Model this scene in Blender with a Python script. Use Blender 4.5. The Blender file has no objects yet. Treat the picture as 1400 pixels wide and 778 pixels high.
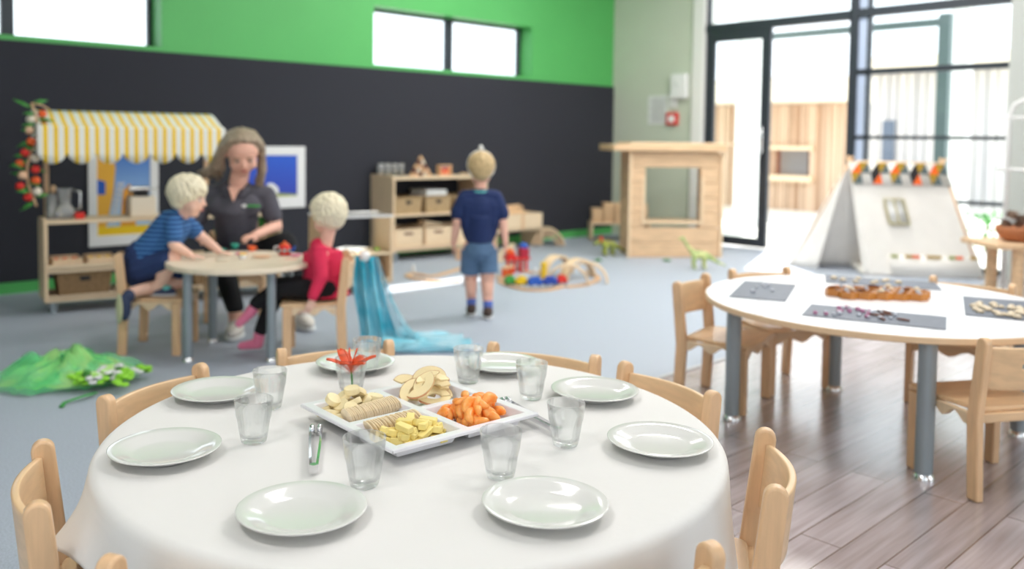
import bpy, bmesh, math, random
from mathutils import Vector, Matrix, Euler
random.seed(7)
SC = bpy.context.scene
COL = SC.collection
PI = math.pi
# ------------------------------------------------------------------ camera
FPX, PCX, PCY, CAM_H = 1190.0, 648.0, 250.0, 1.05
PITCH, ROLL, YAW = math.atan((PCY-190.2)/FPX), math.radians(0.69), math.radians(47.8)
_f0 = Vector((math.cos(YAW), math.sin(YAW), 0)); _r0 = Vector((math.sin(YAW), -math.cos(YAW), 0))
FW = _f0*math.cos(PITCH) - Vector((0, 0, 1))*math.sin(PITCH)
_u0 = _r0.cross(FW)
RT = _r0*math.cos(ROLL) + _u0*math.sin(ROLL)
UP = _u0*math.cos(ROLL) - _r0*math.sin(ROLL)
CAM = Vector((0, 0, CAM_H))
cd = bpy.data.cameras.new('camera')
cam = bpy.data.objects.new('camera', cd); COL.objects.link(cam)
M = Matrix.Identity(4)
for i in range(3):
    M[i][0] = RT[i]; M[i][1] = UP[i]; M[i][2] = -FW[i]; M[i][3] = CAM[i]
cam.matrix_world = M
cd.sensor_width = 36.0; cd.sensor_fit = 'HORIZONTAL'
cd.lens = FPX/1400*36.0
cd.shift_x = (700-PCX)/1400; cd.shift_y = -(389-PCY)/1400
cd.clip_start = 0.05; cd.clip_end = 200
cd.dof.use_dof = True; cd.dof.focus_distance = 1.62; cd.dof.aperture_fstop = 2.3
SC.camera = cam
# ------------------------------------------------------------------ world and lights
W = bpy.data.worlds.new('sky'); SC.world = W; W.use_nodes = True
bg = W.node_tree.nodes['Background']
bg.inputs['Color'].default_value = (0.87, 0.94, 1.0, 1)
bg.inputs['Strength'].default_value = 2.3
SUN_DIR = Vector((-0.50, -0.20, -0.80)).normalized()
sl = bpy.data.lights.new('sun', 'SUN'); sl.energy = 9.0; sl.angle = math.radians(0.6); sl.color = (1.0, 0.96, 0.9)
so = bpy.data.objects.new('sun', sl); COL.objects.link(so)
so.rotation_euler = SUN_DIR.to_track_quat('-Z', 'Y').to_euler(); so.location = (9, 6, 8)
CEIL = 3.3
FILL_LAMPS = [(-0.7, 1.0, 27), (2.9, 0.4, 24), (4.6, 1.4, 34), (2.4, 2.9, 13), (4.8, 3.4, 34), (6.5, 3.2, 44), (5.0, 5.2, 14)]   # x, y, watts of the added, out-of-view fill lamps
SC.view_settings.view_transform = 'Standard'; SC.view_settings.look = 'None'
SC.view_settings.exposure = 0.20; SC.view_settings.gamma = 1.0; SC.view_settings.use_curve_mapping = False
SC.cycles.use_denoising = True
SC.cycles.max_bounces = 12; SC.cycles.transparent_max_bounces = 24; SC.cycles.transmission_bounces = 10
SC.cycles.sample_clamp_indirect = 6.0

# ------------------------------------------------------------------ finding places from the photograph
def ray(x, y):
    return FW + RT*((x-PCX)/FPX) - UP*((y-PCY)/FPX)
def G(x, y, h=0.0):
    d = ray(x, y); return CAM + d*((h-CAM_H)/d.z)
def WX(x, y, X):
    d = ray(x, y); return CAM + d*(X/d.x)
def WY(x, y, Y):
    d = ray(x, y); return CAM + d*(Y/d.y)

# ------------------------------------------------------------------ materials
def mat(name, col, rough=0.6, metal=0.0, noise=0.0, nscale=20.0, stretch=(1, 1, 1), bump=0.0, spec=0.5, sheen=0.0, trans=0.0, col2=None, coat=0.0):
    m = bpy.data.materials.new(name); m.use_nodes = True
    nt = m.node_tree; b = nt.nodes['Principled BSDF']
    c = (*col, 1)
    b.inputs['Base Color'].default_value = c
    b.inputs['Roughness'].default_value = rough; b.inputs['Metallic'].default_value = metal
    b.inputs['Specular IOR Level'].default_value = spec
    b.inputs['Coat Weight'].default_value = coat
    if sheen: b.inputs['Sheen Weight'].default_value = sheen
    if trans: b.inputs['Transmission Weight'].default_value = trans
    if noise or bump:
        tc = nt.nodes.new('ShaderNodeTexCoord'); mp = nt.nodes.new('ShaderNodeMapping')
        mp.inputs['Scale'].default_value = stretch
        nz = nt.nodes.new('ShaderNodeTexNoise'); nz.inputs['Scale'].default_value = nscale; nz.inputs['Detail'].default_value = 4
        nt.links.new(tc.outputs['Object'], mp.inputs['Vector']); nt.links.new(mp.outputs['Vector'], nz.inputs['Vector'])
        if noise:
            rp = nt.nodes.new('ShaderNodeValToRGB')
            k = 1-noise
            c2 = (*col2, 1) if col2 else (col[0]*k, col[1]*k, col[2]*k, 1)
            rp.color_ramp.elements[0].color = c2; rp.color_ramp.elements[0].position = 0.35
            rp.color_ramp.elements[1].color = c; rp.color_ramp.elements[1].position = 0.65
            nt.links.new(nz.outputs['Fac'], rp.inputs['Fac']); nt.links.new(rp.outputs['Color'], b.inputs['Base Color'])
        if bump:
            bp = nt.nodes.new('ShaderNodeBump'); bp.inputs['Strength'].default_value = bump; bp.inputs['Distance'].default_value = 0.01
            nt.links.new(nz.outputs['Fac'], bp.inputs['Height']); nt.links.new(bp.outputs['Normal'], b.inputs['Normal'])
    return m
def srgb(r, g, b):
    f = lambda v: ((v/255+0.055)/1.055)**2.4 if v > 10 else v/255/12.92
    return (f(r), f(g), f(b))
def pane_mat(name, tint=(1, 1, 1), gloss=0.06):
    m = bpy.data.materials.new(name); m.use_nodes = True; nt = m.node_tree; nt.nodes.clear()
    o = nt.nodes.new('ShaderNodeOutputMaterial'); t = nt.nodes.new('ShaderNodeBsdfTransparent'); g = nt.nodes.new('ShaderNodeBsdfGlossy')
    g.inputs['Roughness'].default_value = 0.02; t.inputs['Color'].default_value = (*tint, 1)
    fr = nt.nodes.new('ShaderNodeFresnel'); fr.inputs['IOR'].default_value = 1.35
    mx = nt.nodes.new('ShaderNodeMixShader'); nt.links.new(fr.outputs[0], mx.inputs[0]); nt.links.new(t.outputs[0], mx.inputs[1]); nt.links.new(g.outputs[0], mx.inputs[2]); nt.links.new(mx.outputs[0], o.inputs[0])
    return m
def tumbler_mat():
    m = bpy.data.materials.new('tumbler_glass'); m.use_nodes = True; nt = m.node_tree; nt.nodes.clear()
    o = nt.nodes.new('ShaderNodeOutputMaterial'); t = nt.nodes.new('ShaderNodeBsdfTransparent'); g = nt.nodes.new('ShaderNodeBsdfGlass')
    g.inputs['Roughness'].default_value = 0.0; g.inputs['IOR'].default_value = 1.38; t.inputs['Color'].default_value = (0.97, 0.98, 0.98, 1)
    mx = nt.nodes.new('ShaderNodeMixShader'); mx.inputs[0].default_value = 0.42
    nt.links.new(t.outputs[0], mx.inputs[1]); nt.links.new(g.outputs[0], mx.inputs[2]); nt.links.new(mx.outputs[0], o.inputs[0])
    return m
def stripe_mat(name, ca, cb, axis, freq, duty=0.5, rough=0.8, phase=0.0, trans=0.0):
    m = bpy.data.materials.new(name); m.use_nodes = True; nt = m.node_tree; b = nt.nodes['Principled BSDF']
    b.inputs['Roughness'].default_value = rough
    tc = nt.nodes.new('ShaderNodeTexCoord'); sp = nt.nodes.new('ShaderNodeSeparateXYZ'); nt.links.new(tc.outputs['Object'], sp.inputs[0])
    mu = nt.nodes.new('ShaderNodeMath'); mu.operation = 'MULTIPLY_ADD'; mu.inputs[1].default_value = freq; mu.inputs[2].default_value = phase
    nt.links.new(sp.outputs[axis], mu.inputs[0])
    fr = nt.nodes.new('ShaderNodeMath'); fr.operation = 'FRACT'; nt.links.new(mu.outputs[0], fr.inputs[0])
    gt = nt.nodes.new('ShaderNodeMath'); gt.operation = 'GREATER_THAN'; gt.inputs[1].default_value = duty; nt.links.new(fr.outputs[0], gt.inputs[0])
    mx = nt.nodes.new('ShaderNodeMix'); mx.data_type = 'RGBA'; mx.inputs['A'].default_value = (*ca, 1); mx.inputs['B'].default_value = (*cb, 1)
    nt.links.new(gt.outputs[0], mx.inputs['Factor']); nt.links.new(mx.outputs['Result'], b.inputs['Base Color'])
    return m
def sheer_mat(name, col, col2, alpha):
    m = mat(name, col, 0.8, noise=0.4, nscale=9, col2=col2)
    nt = m.node_tree; b = nt.nodes['Principled BSDF']; b.inputs['Alpha'].default_value = alpha
    b.inputs['Subsurface Weight'].default_value = 0.0
    return m
MT = {}
MT['beech'] = mat('beech', srgb(236, 194, 150), 0.42, noise=0.16, nscale=7, stretch=(8, 8, 1), coat=0.25)
MT['beech_h'] = mat('beech_along', srgb(238, 200, 156), 0.42, noise=0.14, nscale=7, stretch=(1, 8, 8), coat=0.25)
MT['beech_pale'] = mat('beech_pale', srgb(238, 210, 174), 0.5, noise=0.10, nscale=6, stretch=(8, 8, 1))
MT['beech_pale_h'] = mat('beech_pale_along', srgb(240, 216, 182), 0.5, noise=0.10, nscale=6, stretch=(1, 8, 8))
MT['pine'] = mat('pine', srgb(234, 198, 158), 0.55, noise=0.22, nscale=5, stretch=(1, 6, 9))
MT['edge'] = mat('birch_edge', srgb(236, 204, 166), 0.5)
MT['white_top'] = mat('white_laminate', srgb(244, 244, 248), 0.28, coat=0.3)
MT['birch_top'] = mat('birch_top', srgb(240, 224, 200), 0.4, noise=0.08, nscale=5, stretch=(1, 7, 1))
MT['grey_metal'] = mat('grey_metal', srgb(150, 160, 166), 0.38, metal=0.35)
MT['chrome'] = mat('chrome', (0.85, 0.85, 0.87), 0.12, metal=1.0)
MT['steel'] = mat('steel', (0.75, 0.75, 0.76), 0.22, metal=1.0)
MT['black'] = mat('black_plastic', (0.015, 0.015, 0.018), 0.4)
MT['porcelain'] = mat('porcelain', srgb(222, 221, 217), 0.12, coat=0.3)
MT['melamine'] = mat('white_melamine', srgb(232, 230, 234), 0.3, coat=0.3)
MT['cloth'] = mat('white_cotton', srgb(226, 224, 221), 0.9, bump=0.16, nscale=11, stretch=(1, 1.8, 1))
MT['skin'] = mat('skin', srgb(238, 184, 162), 0.55, noise=0.06, nscale=20)
MT['skin_pale'] = mat('skin_pale', srgb(242, 196, 174), 0.55, noise=0.06, nscale=20)
MT['lip'] = mat('lip', srgb(190, 98, 92), 0.5)
MT['eye_white'] = mat('eye_white', srgb(225, 222, 220), 0.3)
MT['iris'] = mat('iris', srgb(50, 50, 60), 0.2)
MT['brow'] = mat('brow', srgb(130, 100, 76), 0.8)
MT['blond'] = mat('blond_hair', srgb(255, 243, 212), 0.5, noise=0.2, nscale=40, stretch=(3, 3, 1), bump=0.8)
MT['blond_dark'] = mat('sandy_hair', srgb(220, 190, 140), 0.5, noise=0.35, nscale=40, stretch=(3, 3, 1), bump=0.8)
MT['ash'] = mat('ash_brown_hair', srgb(186, 164, 140), 0.45, noise=0.5, nscale=26, stretch=(5, 5, .7), bump=0.8)
MT['charcoal'] = mat('charcoal_cotton', srgb(84, 82, 92), 0.85, noise=0.1, nscale=30)
MT['black_cloth'] = mat('black_cotton', srgb(20, 20, 24), 0.9)
MT['navy'] = mat('navy_cotton', srgb(38, 58, 104), 0.85, noise=0.1, nscale=30)
MT['navy_dark'] = mat('navy_jersey', srgb(24, 44, 92), 0.85, noise=0.1, nscale=30)
MT['denim'] = mat('denim', srgb(92, 122, 156), 0.85, noise=0.18, nscale=60)
MT['red_cloth'] = mat('raspberry_cotton', srgb(222, 44, 84), 0.85, noise=0.12, nscale=20)
MT['turq'] = mat('turquoise_trim', srgb(110, 200, 196), 0.8)
MT['sock_blue'] = mat('blue_sock', srgb(84, 108, 186), 0.9)
MT['pink_sock'] = stripe_mat('pink_striped_sock', srgb(226, 84, 130), srgb(244, 160, 186), 'Y', 60)
MT['shoe_brown'] = mat('brown_shoe', srgb(82, 66, 58), 0.7)
MT['shoe_white'] = mat('white_shoe', srgb(226, 220, 212), 0.6)
MT['sole'] = mat('pale_sole', srgb(206, 204, 168), 0.7)
MT['sole_white'] = mat('white_sole', srgb(224, 226, 228), 0.7)
MT['wicker'] = mat('wicker', srgb(160, 128, 90), 0.8, noise=0.5, nscale=60, stretch=(1, 1, 2.5), bump=0.8)
MT['wicker_pale'] = mat('pale_wicker', srgb(196, 168, 126), 0.8, noise=0.35, nscale=60, stretch=(1, 1, 2.5), bump=0.8)
MT['acrylic'] = pane_mat('clear_acrylic', (0.96, 0.98, 0.98))
MT['pane'] = pane_mat('window_pane', (0.98, 1.0, 1.0))
MT['tumbler'] = tumbler_mat()
MT['jarglass'] = mat('jar_glass', (0.8, 0.82, 0.82), 0.08, trans=0.7)
MT['frame'] = mat('dark_window_frame', srgb(52, 58, 66), 0.4, metal=0.2)
MT['frame_out'] = mat('green_grey_steel', srgb(86, 102, 104), 0.5)
for k, c in dict(red=(222, 46, 38), orange=(240, 100, 40), yellow=(246, 206, 24), green=(60, 160, 70), lime=(150, 220, 60), blue=(30, 90, 190), blue_dark=(30, 70, 170), white=(235, 235, 235), cream=(238, 226, 206), teal=(60, 176, 150), pink=(236, 130, 170), brown=(112, 66, 50), grey=(140, 142, 146), olive=(150, 160, 70), paper=(226, 228, 226)).items():
    MT[k] = mat(k+'_paint', srgb(*c), 0.55)
MT['peach'] = mat('peach_skin', srgb(240, 196, 160), 0.6)
MT['leaf'] = mat('artificial_leaf', srgb(72, 156, 60), 0.5, noise=0.4, nscale=25)

# ------------------------------------------------------------------ mesh helpers
class MB:
    def __init__(s): s.v = []; s.f = []; s.m = Matrix.Identity(4)
    def add(s, vs, fs):
        n = len(s.v)
        s.v += [tuple(s.m @ Vector(p)) for p in vs]; s.f += [tuple(i+n for i in f) for f in fs]; return s
    def box(s, x0, x1, y0, y1, z0, z1):
        return s.add([(x0, y0, z0), (x1, y0, z0), (x1, y1, z0), (x0, y1, z0), (x0, y0, z1), (x1, y0, z1), (x1, y1, z1), (x0, y1, z1)],
                     [(3, 2, 1, 0), (4, 5, 6, 7), (0, 1, 5, 4), (1, 2, 6, 5), (2, 3, 7, 6), (3, 0, 4, 7)])
    def prism(s, pts, a0, a1, ax='x'):
        n = len(pts); f = {'x': lambda a, p: (a, p[0], p[1]), 'y': lambda a, p: (p[0], a, p[1]), 'z': lambda a, p: (p[0], p[1], a)}[ax]
        vs = [f(a0, p) for p in pts] + [f(a1, p) for p in pts]
        area = sum(pts[i][0]*pts[(i+1) % n][1]-pts[(i+1) % n][0]*pts[i][1] for i in range(n))
        fs = [tuple(range(n))[::-1], tuple(range(n, 2*n))] + [(i, (i+1) % n, n+(i+1) % n, n+i) for i in range(n)]
        flip = (area < 0) ^ (ax == 'y') ^ (a1 < a0)
        if flip: fs = [t[::-1] for t in fs]
        return s.add(vs, fs)
    def lathe(s, prof, n=32, c=(0, 0, 0), mod=None):
        vs = []; fs = []
        for (r, z) in prof:
            for k in range(n):
                a = 2*PI*k/n; rr = r*(mod(a, z) if mod else 1)
                vs.append((c[0]+rr*math.cos(a), c[1]+rr*math.sin(a), c[2]+z))
        for i in range(len(prof)-1):
            for k in range(n):
                k2 = (k+1) % n; fs.append((i*n+k, i*n+k2, (i+1)*n+k2, (i+1)*n+k))
        if prof[0][0] > 1e-5: fs.append(tuple(range(n))[::-1])
        if prof[-1][0] > 1e-5: fs.append(tuple((len(prof)-1)*n+k for k in range(n)))
        return s.add(vs, fs)
    def cyl(s, c, r, z0, z1, n=20, r2=None):
        return s.lathe([(r, z0), (r if r2 is None else r2, z1)], n, (c[0], c[1], 0))
    def tube(s, pts, rad, n=10, cap=True, flat=None):
        pts = [Vector(p) for p in pts]; vs = []; fs = []; N = len(pts)
        if not isinstance(rad, (list, tuple)): rad = [rad]*N
        t0 = (pts[1]-pts[0]).normalized(); ref = Vector((0, 0, 1)) if abs(t0.z) < 0.9 else Vector((1, 0, 0))
        nrm = t0.cross(ref).normalized()
        for i in range(N):
            t = (pts[min(i+1, N-1)]-pts[max(i-1, 0)]).normalized()
            nrm = (nrm - t*nrm.dot(t)).normalized(); bn = t.cross(nrm)
            for k in range(n):
                a = 2*PI*k/n; vs.append(pts[i]+(nrm*math.cos(a)+bn*math.sin(a)*(flat or 1))*rad[i])
        for i in range(N-1):
            for k in range(n):
                k2 = (k+1) % n; fs.append((i*n+k, i*n+k2, (i+1)*n+k2, (i+1)*n+k))
        if cap: fs += [tuple(range(n))[::-1], tuple((N-1)*n+k for k in range(n))]
        return s.add(vs, fs)
    def ball(s, c, r, n=14, rot=None):
        if not isinstance(r, (list, tuple)): r = (r, r, r)
        R = rot or Matrix.Identity(3); vs = []; fs = []; h = n//2
        for i in range(1, h):
            th = PI*i/h
            for k in range(n):
                a = 2*PI*k/n; vs.append(Vector(c)+R @ Vector((r[0]*math.sin(th)*math.cos(a), r[1]*math.sin(th)*math.sin(a), r[2]*math.cos(th))))
        vs += [Vector(c)+R @ Vector((0, 0, r[2])), Vector(c)+R @ Vector((0, 0, -r[2]))]
        for i in range(h-2):
            for k in range(n):
                k2 = (k+1) % n; fs.append((i*n+k, (i+1)*n+k, (i+1)*n+k2, i*n+k2))
        T = len(vs)-2
        for k in range(n):
            k2 = (k+1) % n; fs.append((T, k, k2)); fs.append((T+1, (h-2)*n+k2, (h-2)*n+k))
        return s.add(vs, fs)
    def cap(s, p, q, r1, r2, n=12):
        p = Vector(p); q = Vector(q)
        s.ball(p, r1, n); s.ball(q, r2, n)
        if (q-p).length > 1e-4: s.tube([p, q], [r1, r2], n)
        return s
    def build(s, name, m, parent=None, smooth=False, bevel=0.0, sub=0, seg=2):
        me = bpy.data.meshes.new(name); me.from_pydata(s.v, [], s.f); me.validate(); me.update()
        if m is not None: me.materials.append(MT[m] if isinstance(m, str) else m)
        o = bpy.data.objects.new(name, me); COL.objects.link(o)
        if parent: o.parent = parent
        if smooth:
            me.polygons.foreach_set('use_smooth', [True]*len(me.polygons))
            if smooth == 'auto': me.set_sharp_from_angle(angle=math.radians(42))
        if bevel:
            b = o.modifiers.new('bevel', 'BEVEL'); b.width = bevel; b.segments = seg; b.limit_method = 'ANGLE'; b.angle_limit = math.radians(35)
            me.polygons.foreach_set('use_smooth', [True]*len(me.polygons)); me.set_sharp_from_angle(angle=math.radians(30))
        if sub:
            b = o.modifiers.new('sub', 'SUBSURF'); b.levels = sub; b.render_levels = sub
        return o
    def remesh(s, name, m, parent, voxel, it=4):
        me = bpy.data.meshes.new(name+'_t'); me.from_pydata(s.v, [], s.f)
        t = bpy.data.objects.new(name+'_t', me); COL.objects.link(t)
        b = t.modifiers.new('r', 'REMESH'); b.mode = 'VOXEL'; b.voxel_size = voxel; b.use_smooth_shade = True
        if it:
            sm = t.modifiers.new('s', 'SMOOTH'); sm.factor = 0.5; sm.iterations = it
        dg = bpy.context.evaluated_depsgraph_get(); dg.update()
        me2 = bpy.data.meshes.new_from_object(t.evaluated_get(dg)); me2.name = name
        bpy.data.objects.remove(t); bpy.data.meshes.remove(me)
        me2.materials.clear(); me2.materials.append(MT[m] if isinstance(m, str) else m)
        me2.polygons.foreach_set('use_smooth', [True]*len(me2.polygons))
        o = bpy.data.objects.new(name, me2); COL.objects.link(o)
        if parent: o.parent = parent
        return o
def tag(o, label=None, cat=None, group=None, kind=None):
    if label: o['label'] = label
    if cat: o['category'] = cat
    if group: o['group'] = group
    if kind: o['kind'] = kind
    return o
def empty(name, loc, rz=0.0, label=None, cat=None, group=None):
    o = bpy.data.objects.new(name, None); COL.objects.link(o); o.empty_display_size = 0.05
    o.location = loc; o.rotation_euler = (0, 0, rz); return tag(o, label, cat, group)
def tree(o, parent=None):
    c = o.copy(); COL.objects.link(c)
    if parent: c.parent = parent
    for ch in [x for x in o.children]: tree(ch, c)
    return c
def place(o, loc, rz=None, rot=None):
    o.location = loc
    if rz is not None: o.rotation_euler = (0, 0, rz)
    if rot is not None: o.rotation_euler = rot
    return o
def structure(o): o['kind'] = 'structure'; return o
def face(dx, dy):            # rotation whose local +Y points along (dx, dy)
    return math.atan2(dy, dx)-PI/2

# ------------------------------------------------------------------ the room
BY, RX = 6.25, 7.76          # back wall plane, right wall plane
def wall_rects(mb, x0, x1, z0, z1, holes, thick, axis, at):
    """wall slab with rectangular openings, holes = [(a0,a1,z0,z1)]"""
    xs = sorted({x0, x1, *[h[0] for h in holes], *[h[1] for h in holes]})
    zs = sorted({z0, z1, *[h[2] for h in holes], *[h[3] for h in holes]})
    for i in range(len(xs)-1):
        for j in range(len(zs)-1):
            cx, cz = (xs[i]+xs[i+1])/2, (zs[j]+zs[j+1])/2
            if any(h[0] < cx < h[1] and h[2] < cz < h[3] for h in holes): continue
            if axis == 'y': mb.box(xs[i], xs[i+1], at, at+thick, zs[j], zs[j+1])
            else: mb.box(at, at+thick, xs[i], xs[i+1], zs[j], zs[j+1])
    return mb
def two_tone(name, lo, hi, z):
    m = bpy.data.materials.new(name); return m
m_green = mat('green_wall_paint', srgb(88, 184, 98), 0.45, noise=0.03, nscale=3)
m_panel = mat('charcoal_pinboard', srgb(60, 61, 68), 0.9, noise=0.18, nscale=260, spec=0.15)
m_grey = mat('sage_grey_paint', srgb(200, 208, 190), 0.7, noise=0.03, nscale=3)
m_white = mat('white_paint', srgb(232, 232, 228), 0.7)
m_ceil = mat('ceiling_white', srgb(236, 236, 234), 0.9)
W_A = (0.75, 2.585, 1.69, 2.22); W_B = (4.47, 6.45, 1.69, 2.20)
structure(wall_rects(MB(), -2.6, RX+0.2, 1.66, CEIL, [W_A, W_B], 0.24, 'y', BY).build('wall_back', m_green))
structure(MB().box(-2.6, RX+0.2, BY, BY+0.24, 0, 1.66).build('wall_back', m_green))
structure(MB().box(-2.6, RX, BY-0.02, BY-0.001, 0.075, 1.655).build('trim_1', m_panel))       # charcoal pinboard panel
structure(MB().box(-2.6, RX, BY-0.024, BY-0.001, 0, 0.074).build('baseboard_back', m_green))
structure(wall_rects(MB(), -2.6, BY+0.24, 0, CEIL, [(-1.6, .2, .9, 2.6)], -.2, 'x', -2.6).build('wall_left', m_white))
structure(wall_rects(MB(), -2.8, RX+0.2, 0, CEIL, [(-1.2, 1.0, .9, 2.7), (3.0, 5.6, .5, 2.7)], -.2, 'y', -2.6).build('wall_front', m_white))
# right wall: sage stretch by the corner, white jamb column, glazing, then a grey pier
structure(MB().box(RX, RX+0.2, 5.2, BY, 0, CEIL).build('wall_right', m_grey))
structure(MB().box(RX-0.03, RX+0.2, 5.062, 5.198, 0, CEIL).build('trim_2', m_white, bevel=.01))
structure(MB().box(RX-0.06, RX+0.2, 1.75, 2.272, 0, CEIL).build('wall_right', mat('pier_grey', srgb(190, 194, 190), 0.7)))
structure(MB().box(RX, RX+0.2, -2.6, 1.748, 0, CEIL).build('wall_right', m_grey))
structure(MB().box(RX, RX+0.2, 2.272, 5.062, 2.85, CEIL).build('wall_right', m_white))
# floor: carpet and timber-look vinyl
def carpet():
    m = mat('blue_grey_carpet', srgb(182, 191, 205), 0.6, noise=0.24, nscale=170, spec=0.5)
    return m
def planks():
    m = bpy.data.materials.new('timber_vinyl'); m.use_nodes = True; nt = m.node_tree; b = nt.nodes['Principled BSDF']
    tc = nt.nodes.new('ShaderNodeTexCoord'); br = nt.nodes.new('ShaderNodeTexBrick'); nt.links.new(tc.outputs['Object'], br.inputs['Vector'])
    br.inputs['Scale'].default_value = 1.0; br.inputs['Brick Width'].default_value = 1.1; br.inputs['Row Height'].default_value = 0.11
    br.inputs['Mortar Size'].default_value = 0.002; br.inputs['Color1'].default_value = (*srgb(170, 157, 158), 1); br.inputs['Color2'].default_value = (*srgb(200, 190, 196), 1)  # lilac tint in both plank tones stands in for the window reflection
    br.inputs['Mortar'].default_value = (*srgb(100, 80, 70), 1)
    mp = nt.nodes.new('ShaderNodeMapping'); mp.inputs['Scale'].default_value = (1.2, 22, 1); nt.links.new(tc.outputs['Object'], mp.inputs['Vector'])
    nz = nt.nodes.new('ShaderNodeTexNoise'); nz.inputs['Scale'].default_value = 2.2; nz.inputs['Detail'].default_value = 5; nt.links.new(mp.outputs[0], nz.inputs['Vector'])
    mx = nt.nodes.new('ShaderNodeMix'); mx.data_type = 'RGBA'; mx.blend_type = 'MULTIPLY'; mx.inputs['Factor'].default_value = 0.75
    rp = nt.nodes.new('ShaderNodeValToRGB'); rp.color_ramp.elements[0].position = 0.3; rp.color_ramp.elements[0].color = (0.58, 0.53, 0.51, 1); rp.color_ramp.elements[1].position = 0.7
    nt.links.new(nz.outputs['Fac'], rp.inputs['Fac']); nt.links.new(br.outputs['Color'], mx.inputs['A']); nt.links.new(rp.outputs['Color'], mx.inputs['B'])
    nt.links.new(mx.outputs['Result'], b.inputs['Base Color']); b.inputs['Roughness'].default_value = 0.25; b.inputs['Specular IOR Level'].default_value = .8; b.inputs['Coat Weight'].default_value = 0.9; b.inputs['Coat Roughness'].default_value = 0.22
    return m
WOODX = 1.05
fl = MB(); fl.box(-2.6, RX+0.1, 2.268, BY+0.02, -0.1, 0); fl.box(-2.6, WOODX, -2.6, 2.268, -0.1, 0)
structure(fl.build('floor', carpet()))
structure(MB().box(WOODX, RX+0.1, -2.6, 2.268, -0.1, 0).build('floor', planks()))
structure(MB().box(WOODX, RX, 2.255, 2.281, 0.0005, 0.004).build('trim_3', mat('floor_strip', srgb(196, 196, 200), 0.4, metal=.5)))
# ceiling with a roof-light slot and glowing panels added as fill light
SLOT = (5.16, 6.56, 5.55, 5.80)
cm = MB(); hs = [SLOT]
xs = sorted({-2.6, RX+0.2, SLOT[0], SLOT[1]}); ys = sorted({-2.6, BY+0.24, SLOT[2], SLOT[3]})
for i in range(len(xs)-1):
    for j in range(len(ys)-1):
        if SLOT[0] < (xs[i]+xs[i+1])/2 < SLOT[1] and SLOT[2] < (ys[j]+ys[j+1])/2 < SLOT[3]: continue
        cm.box(xs[i], xs[i+1], ys[j], ys[j+1], CEIL, CEIL+0.12)
structure(cm.build('ceiling', m_ceil))
for (lx, ly, FILL_W) in FILL_LAMPS:
    e = empty('fill_light', (lx, ly, CEIL), 0, 'unseen white square panel added at the ceiling as fill light', 'fill light', 'added fill light panels')
    MB().box(-.32, .32, -.32, .32, -0.03, -0.001).build('frame', 'white', e, bevel=.004)
    em = MT.get('fill_diffuser')
    if em is None:
        em = mat('fill_diffuser', (1, 1, 1), .5); em.node_tree.nodes['Principled BSDF'].inputs['Emission Color'].default_value = (1, .98, .95, 1)
        em.node_tree.nodes['Principled BSDF'].inputs['Emission Strength'].default_value = 3; MT['fill_diffuser'] = em
    MB().box(-.29, .29, -.29, .29, -0.036, -0.031).build('fill_diffuser', em, e)
    al = bpy.data.lights.new('fill_lamp', 'AREA'); al.shape = 'SQUARE'; al.size = 0.58; al.energy = FILL_W; al.color = (1.0, 0.97, 0.93)
    ao = bpy.data.objects.new('fill_lamp', al); COL.objects.link(ao); ao.location = (0, 0, -0.045); ao.parent = e
# clerestory windows
def clerestory(n, hole, mulls):
    x0, x1, z0, z1 = hole; y = BY+0.17
    e = empty('window_%d' % n, ((x0+x1)/2, y, z0)); structure(e)
    ox, oz = (x0+x1)/2, z0
    f = MB()
    f.box(x0-ox, x1-ox, 0, .05, 0, .02); f.box(x0-ox, x1-ox, 0, .05, z1-oz-.025, z1-oz)
    f.box(x0-ox, x0-ox+.03, 0, .05, .02, z1-oz-.025); f.box(x1-ox-.03, x1-ox, 0, .05, .02, z1-oz-.025)
    for mx in mulls: f.box(mx-ox-.04, mx-ox+.04, 0, .05, .02, z1-oz-.025)
    f.build('window_frame', 'frame', e, bevel=.003)
    MB().box(x0-ox+.02, x1-ox-.02, .022, .026, .015, z1-oz-.02).build('pane', 'pane', e)
clerestory(1, W_A, [WY(9, 40, BY+.2).x])
clerestory(2, W_B, [WY(612, 60, BY+.2).x])
# glazed wall: frames in the plane X = RX+0.05
FX = RX+0.05
def bar(mb, y0, y1, z0, z1, x0=-.03, x1=.04): mb.box(x0, x1, y0, y1, z0, z1)
def Yat(px, py): return WX(px, py, FX).y
def Zat(px, py): return WX(px, py, FX).z
z_tr1, z_tr0 = 2.245, 2.16
e = empty('window_3', (FX, 0, 0)); structure(e)
f = MB()
bar(f, 3.56, 5.062, z_tr0, z_tr1, -.05)                      # transom over door
bar(f, 5.062-.055, 5.062, 0, z_tr0)                          # left jamb
bar(f, 5.062-.02, 5.062, z_tr1, 2.85)
bar(f, 3.50, 3.575, 0, 2.85, -.05, .06)                      # tall mullion
f.build('window_frame', 'frame', e, bevel=.003)
MB().box(0, .006, 3.57, 5.05, z_tr1, 2.85).build('pane', 'pane', e)
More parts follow.
